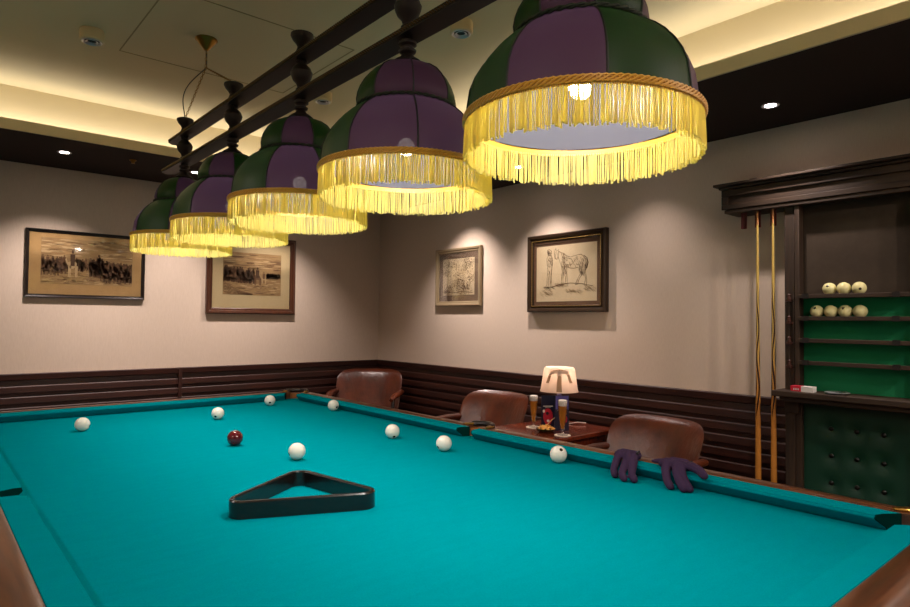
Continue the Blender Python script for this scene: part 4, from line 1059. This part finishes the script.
# cue: maple with spliced butt
def cue_mat():
    m = mat('cue_wood', '#c8a050', .25, Coat_Weight=.5, Coat_Roughness=.1)
    tc = N(m, 'ShaderNodeTexCoord'); sp = N(m, 'ShaderNodeSeparateXYZ'); L(m, tc.outputs['Object'], sp.inputs[0])
    def mth(op, a, b=None, c=None):
        n = N(m, 'ShaderNodeMath', operation=op)
        for k, v_ in enumerate((a, b, c)):
            if v_ is None: continue
            if isinstance(v_, (int, float)): n.inputs[k].default_value = v_
            else: L(m, v_, n.inputs[k])
        return n.outputs[0]
    th = mth('ARCTAN2', sp.outputs[1], sp.outputs[0])
    wv = mth('MULTIPLY', mth('SINE', mth('MULTIPLY', sp.outputs[2], 18.0)), 2.4)
    cs = mth('COSINE', mth('ADD', mth('MULTIPLY_ADD', th, 4.0, 4.68), wv))
    def lens(z0, z1, amp):
        t_ = mth('MULTIPLY', mth('SUBTRACT', sp.outputs[2], z0), PI/(z1-z0))
        inside = mth('MULTIPLY', mth('GREATER_THAN', sp.outputs[2], z0), mth('LESS_THAN', sp.outputs[2], z1))
        return mth('MULTIPLY', mth('MULTIPLY', mth('SINE', t_), inside), amp)
    env = mth('MAXIMUM', lens(.44, .90, 1.2), lens(.74, 1.22, 1.2))
    lt = N(m, 'ShaderNodeMath', operation='GREATER_THAN'); L(m, cs, lt.inputs[0]); L(m, mth('SUBTRACT', 1.0, env), lt.inputs[1])
    lowc = ramp(m, sp.outputs[2], [(.45, '#c48238'), (.60, '#b47c38'), (.95, '#c0a254')])
    mix = N(m, 'ShaderNodeMix', data_type='RGBA'); L(m, lt.outputs[0], mix.inputs[0]); L(m, lowc, mix.inputs[6]); mix.inputs[7].default_value = lin('#34180a')
    base(m, mix.outputs[2]); return m
MT['cue'] = cue_mat()
for (x, y), lab in zip(CUES, ('wooden cue with spliced dark butt standing in the rack, the left one', 'wooden cue with spliced dark butt standing beside the rack post, the right one')):
    t = thing('billiard_cue', lab, 'cue', (x, y, .402), 0, 'cues in the wall rack')
    bm = new(); ln = 1.655; lathe(bm, [(0, 0), (.014, 0), (.0165, .006), (.0165, .1), (.0135, .5), (.0105, .9), (.0075, 1.35), (.0062, ln-.09), (0, ln-.09)], 20, (x, y, .402)); obj('shaft', bm, 'cue', t)
    bm = new(); lathe(bm, [(0, ln-.0895), (.0066, ln-.0895), (.0064, ln-.008), (.005, ln), (0, ln)], 16, (x, y, .402)); obj('ferrule', bm, 'ferrule', t)
# balls on the shelves
rb0 = None; rows = [(0, [1.252, 1.182, 1.110], ['spotted yellowed ball, left of the three on the top shelf', 'yellowed ball between two others on the top shelf', 'yellowed ball with dark dot, right of the three on the top shelf']),
        (1, [1.315, 1.2455, 1.176, 1.106], ['yellowed ball at the left end of the row of four', 'yellowed ball second from left in the row of four', 'yellowed ball third from left in the row of four', 'yellowed ball at the right end of the row of four'])]
MK = {(0, 0): (-.25, .45), (0, 1): None, (0, 2): (.1, -.1), (1, 0): (-.35, .6), (1, 1): None, (1, 2): (-.3, .5), (1, 3): None}
for r, ys, labs in rows:
    for j, (y, lab) in enumerate(zip(ys, labs)):
        if rb0 is None: o = rb0 = make_ball('rack_ball')
        else: o = rb0.copy(); C.objects.link(o)
        o.location = (3.755, y, SHZ[r]+.0342); k = MK[(r, j)]
        if k is None: spot_to(o, (0, .5, -1))
        else:
            D = cam_dir(o.location); side = D.cross(Vector((0, 0, 1))).normalized()*-1; spot_to(o, D*.85+side*k[0]+Vector((0, 0, k[1])))
        tag(o, lab, 'ball', 'balls on the rack shelves')
# things on the ledge
zl = H-.370
t = thing('chalk_box', 'small red and white box on the rack ledge', 'box', (3.69, 1.37, zl))
bm = new(); box(bm, 3.665, 3.715, 1.305, 1.418, zl, zl+.030); obj('box_body', bm, 'white_bit', t, bev=.001)
bm = new(); box(bm, 3.6635, 3.716, 1.365, 1.419, zl+.001, zl+.0305); lid = obj('red_sleeve', bm, 'card_red', t, bev=.001)
bm = new()
for k in range(4): box(bm, 3.663, 3.6637, 1.375+k*.008, 1.380+k*.008, zl+.009, zl+.018)
obj('white_lettering', bm, 'white_bit', lid, smooth=0)
t = thing('ashtray', 'flat glass ashtray on the rack ledge right of the small box', 'ashtray', (3.70, 1.20, zl))
bm = new(); lathe(bm, [(0, 0), (.045, 0), (.060, .010), (.056, .012), (.042, .004), (0, .004)], 28, (3.70, 1.20, zl)); obj('dish', bm, 'chrome', t)
bm = new(); box(bm, 3.66, 3.735, 1.165, 1.178, zl+.012, zl+.018); obj('dish_bar', bm, 'glass', t)
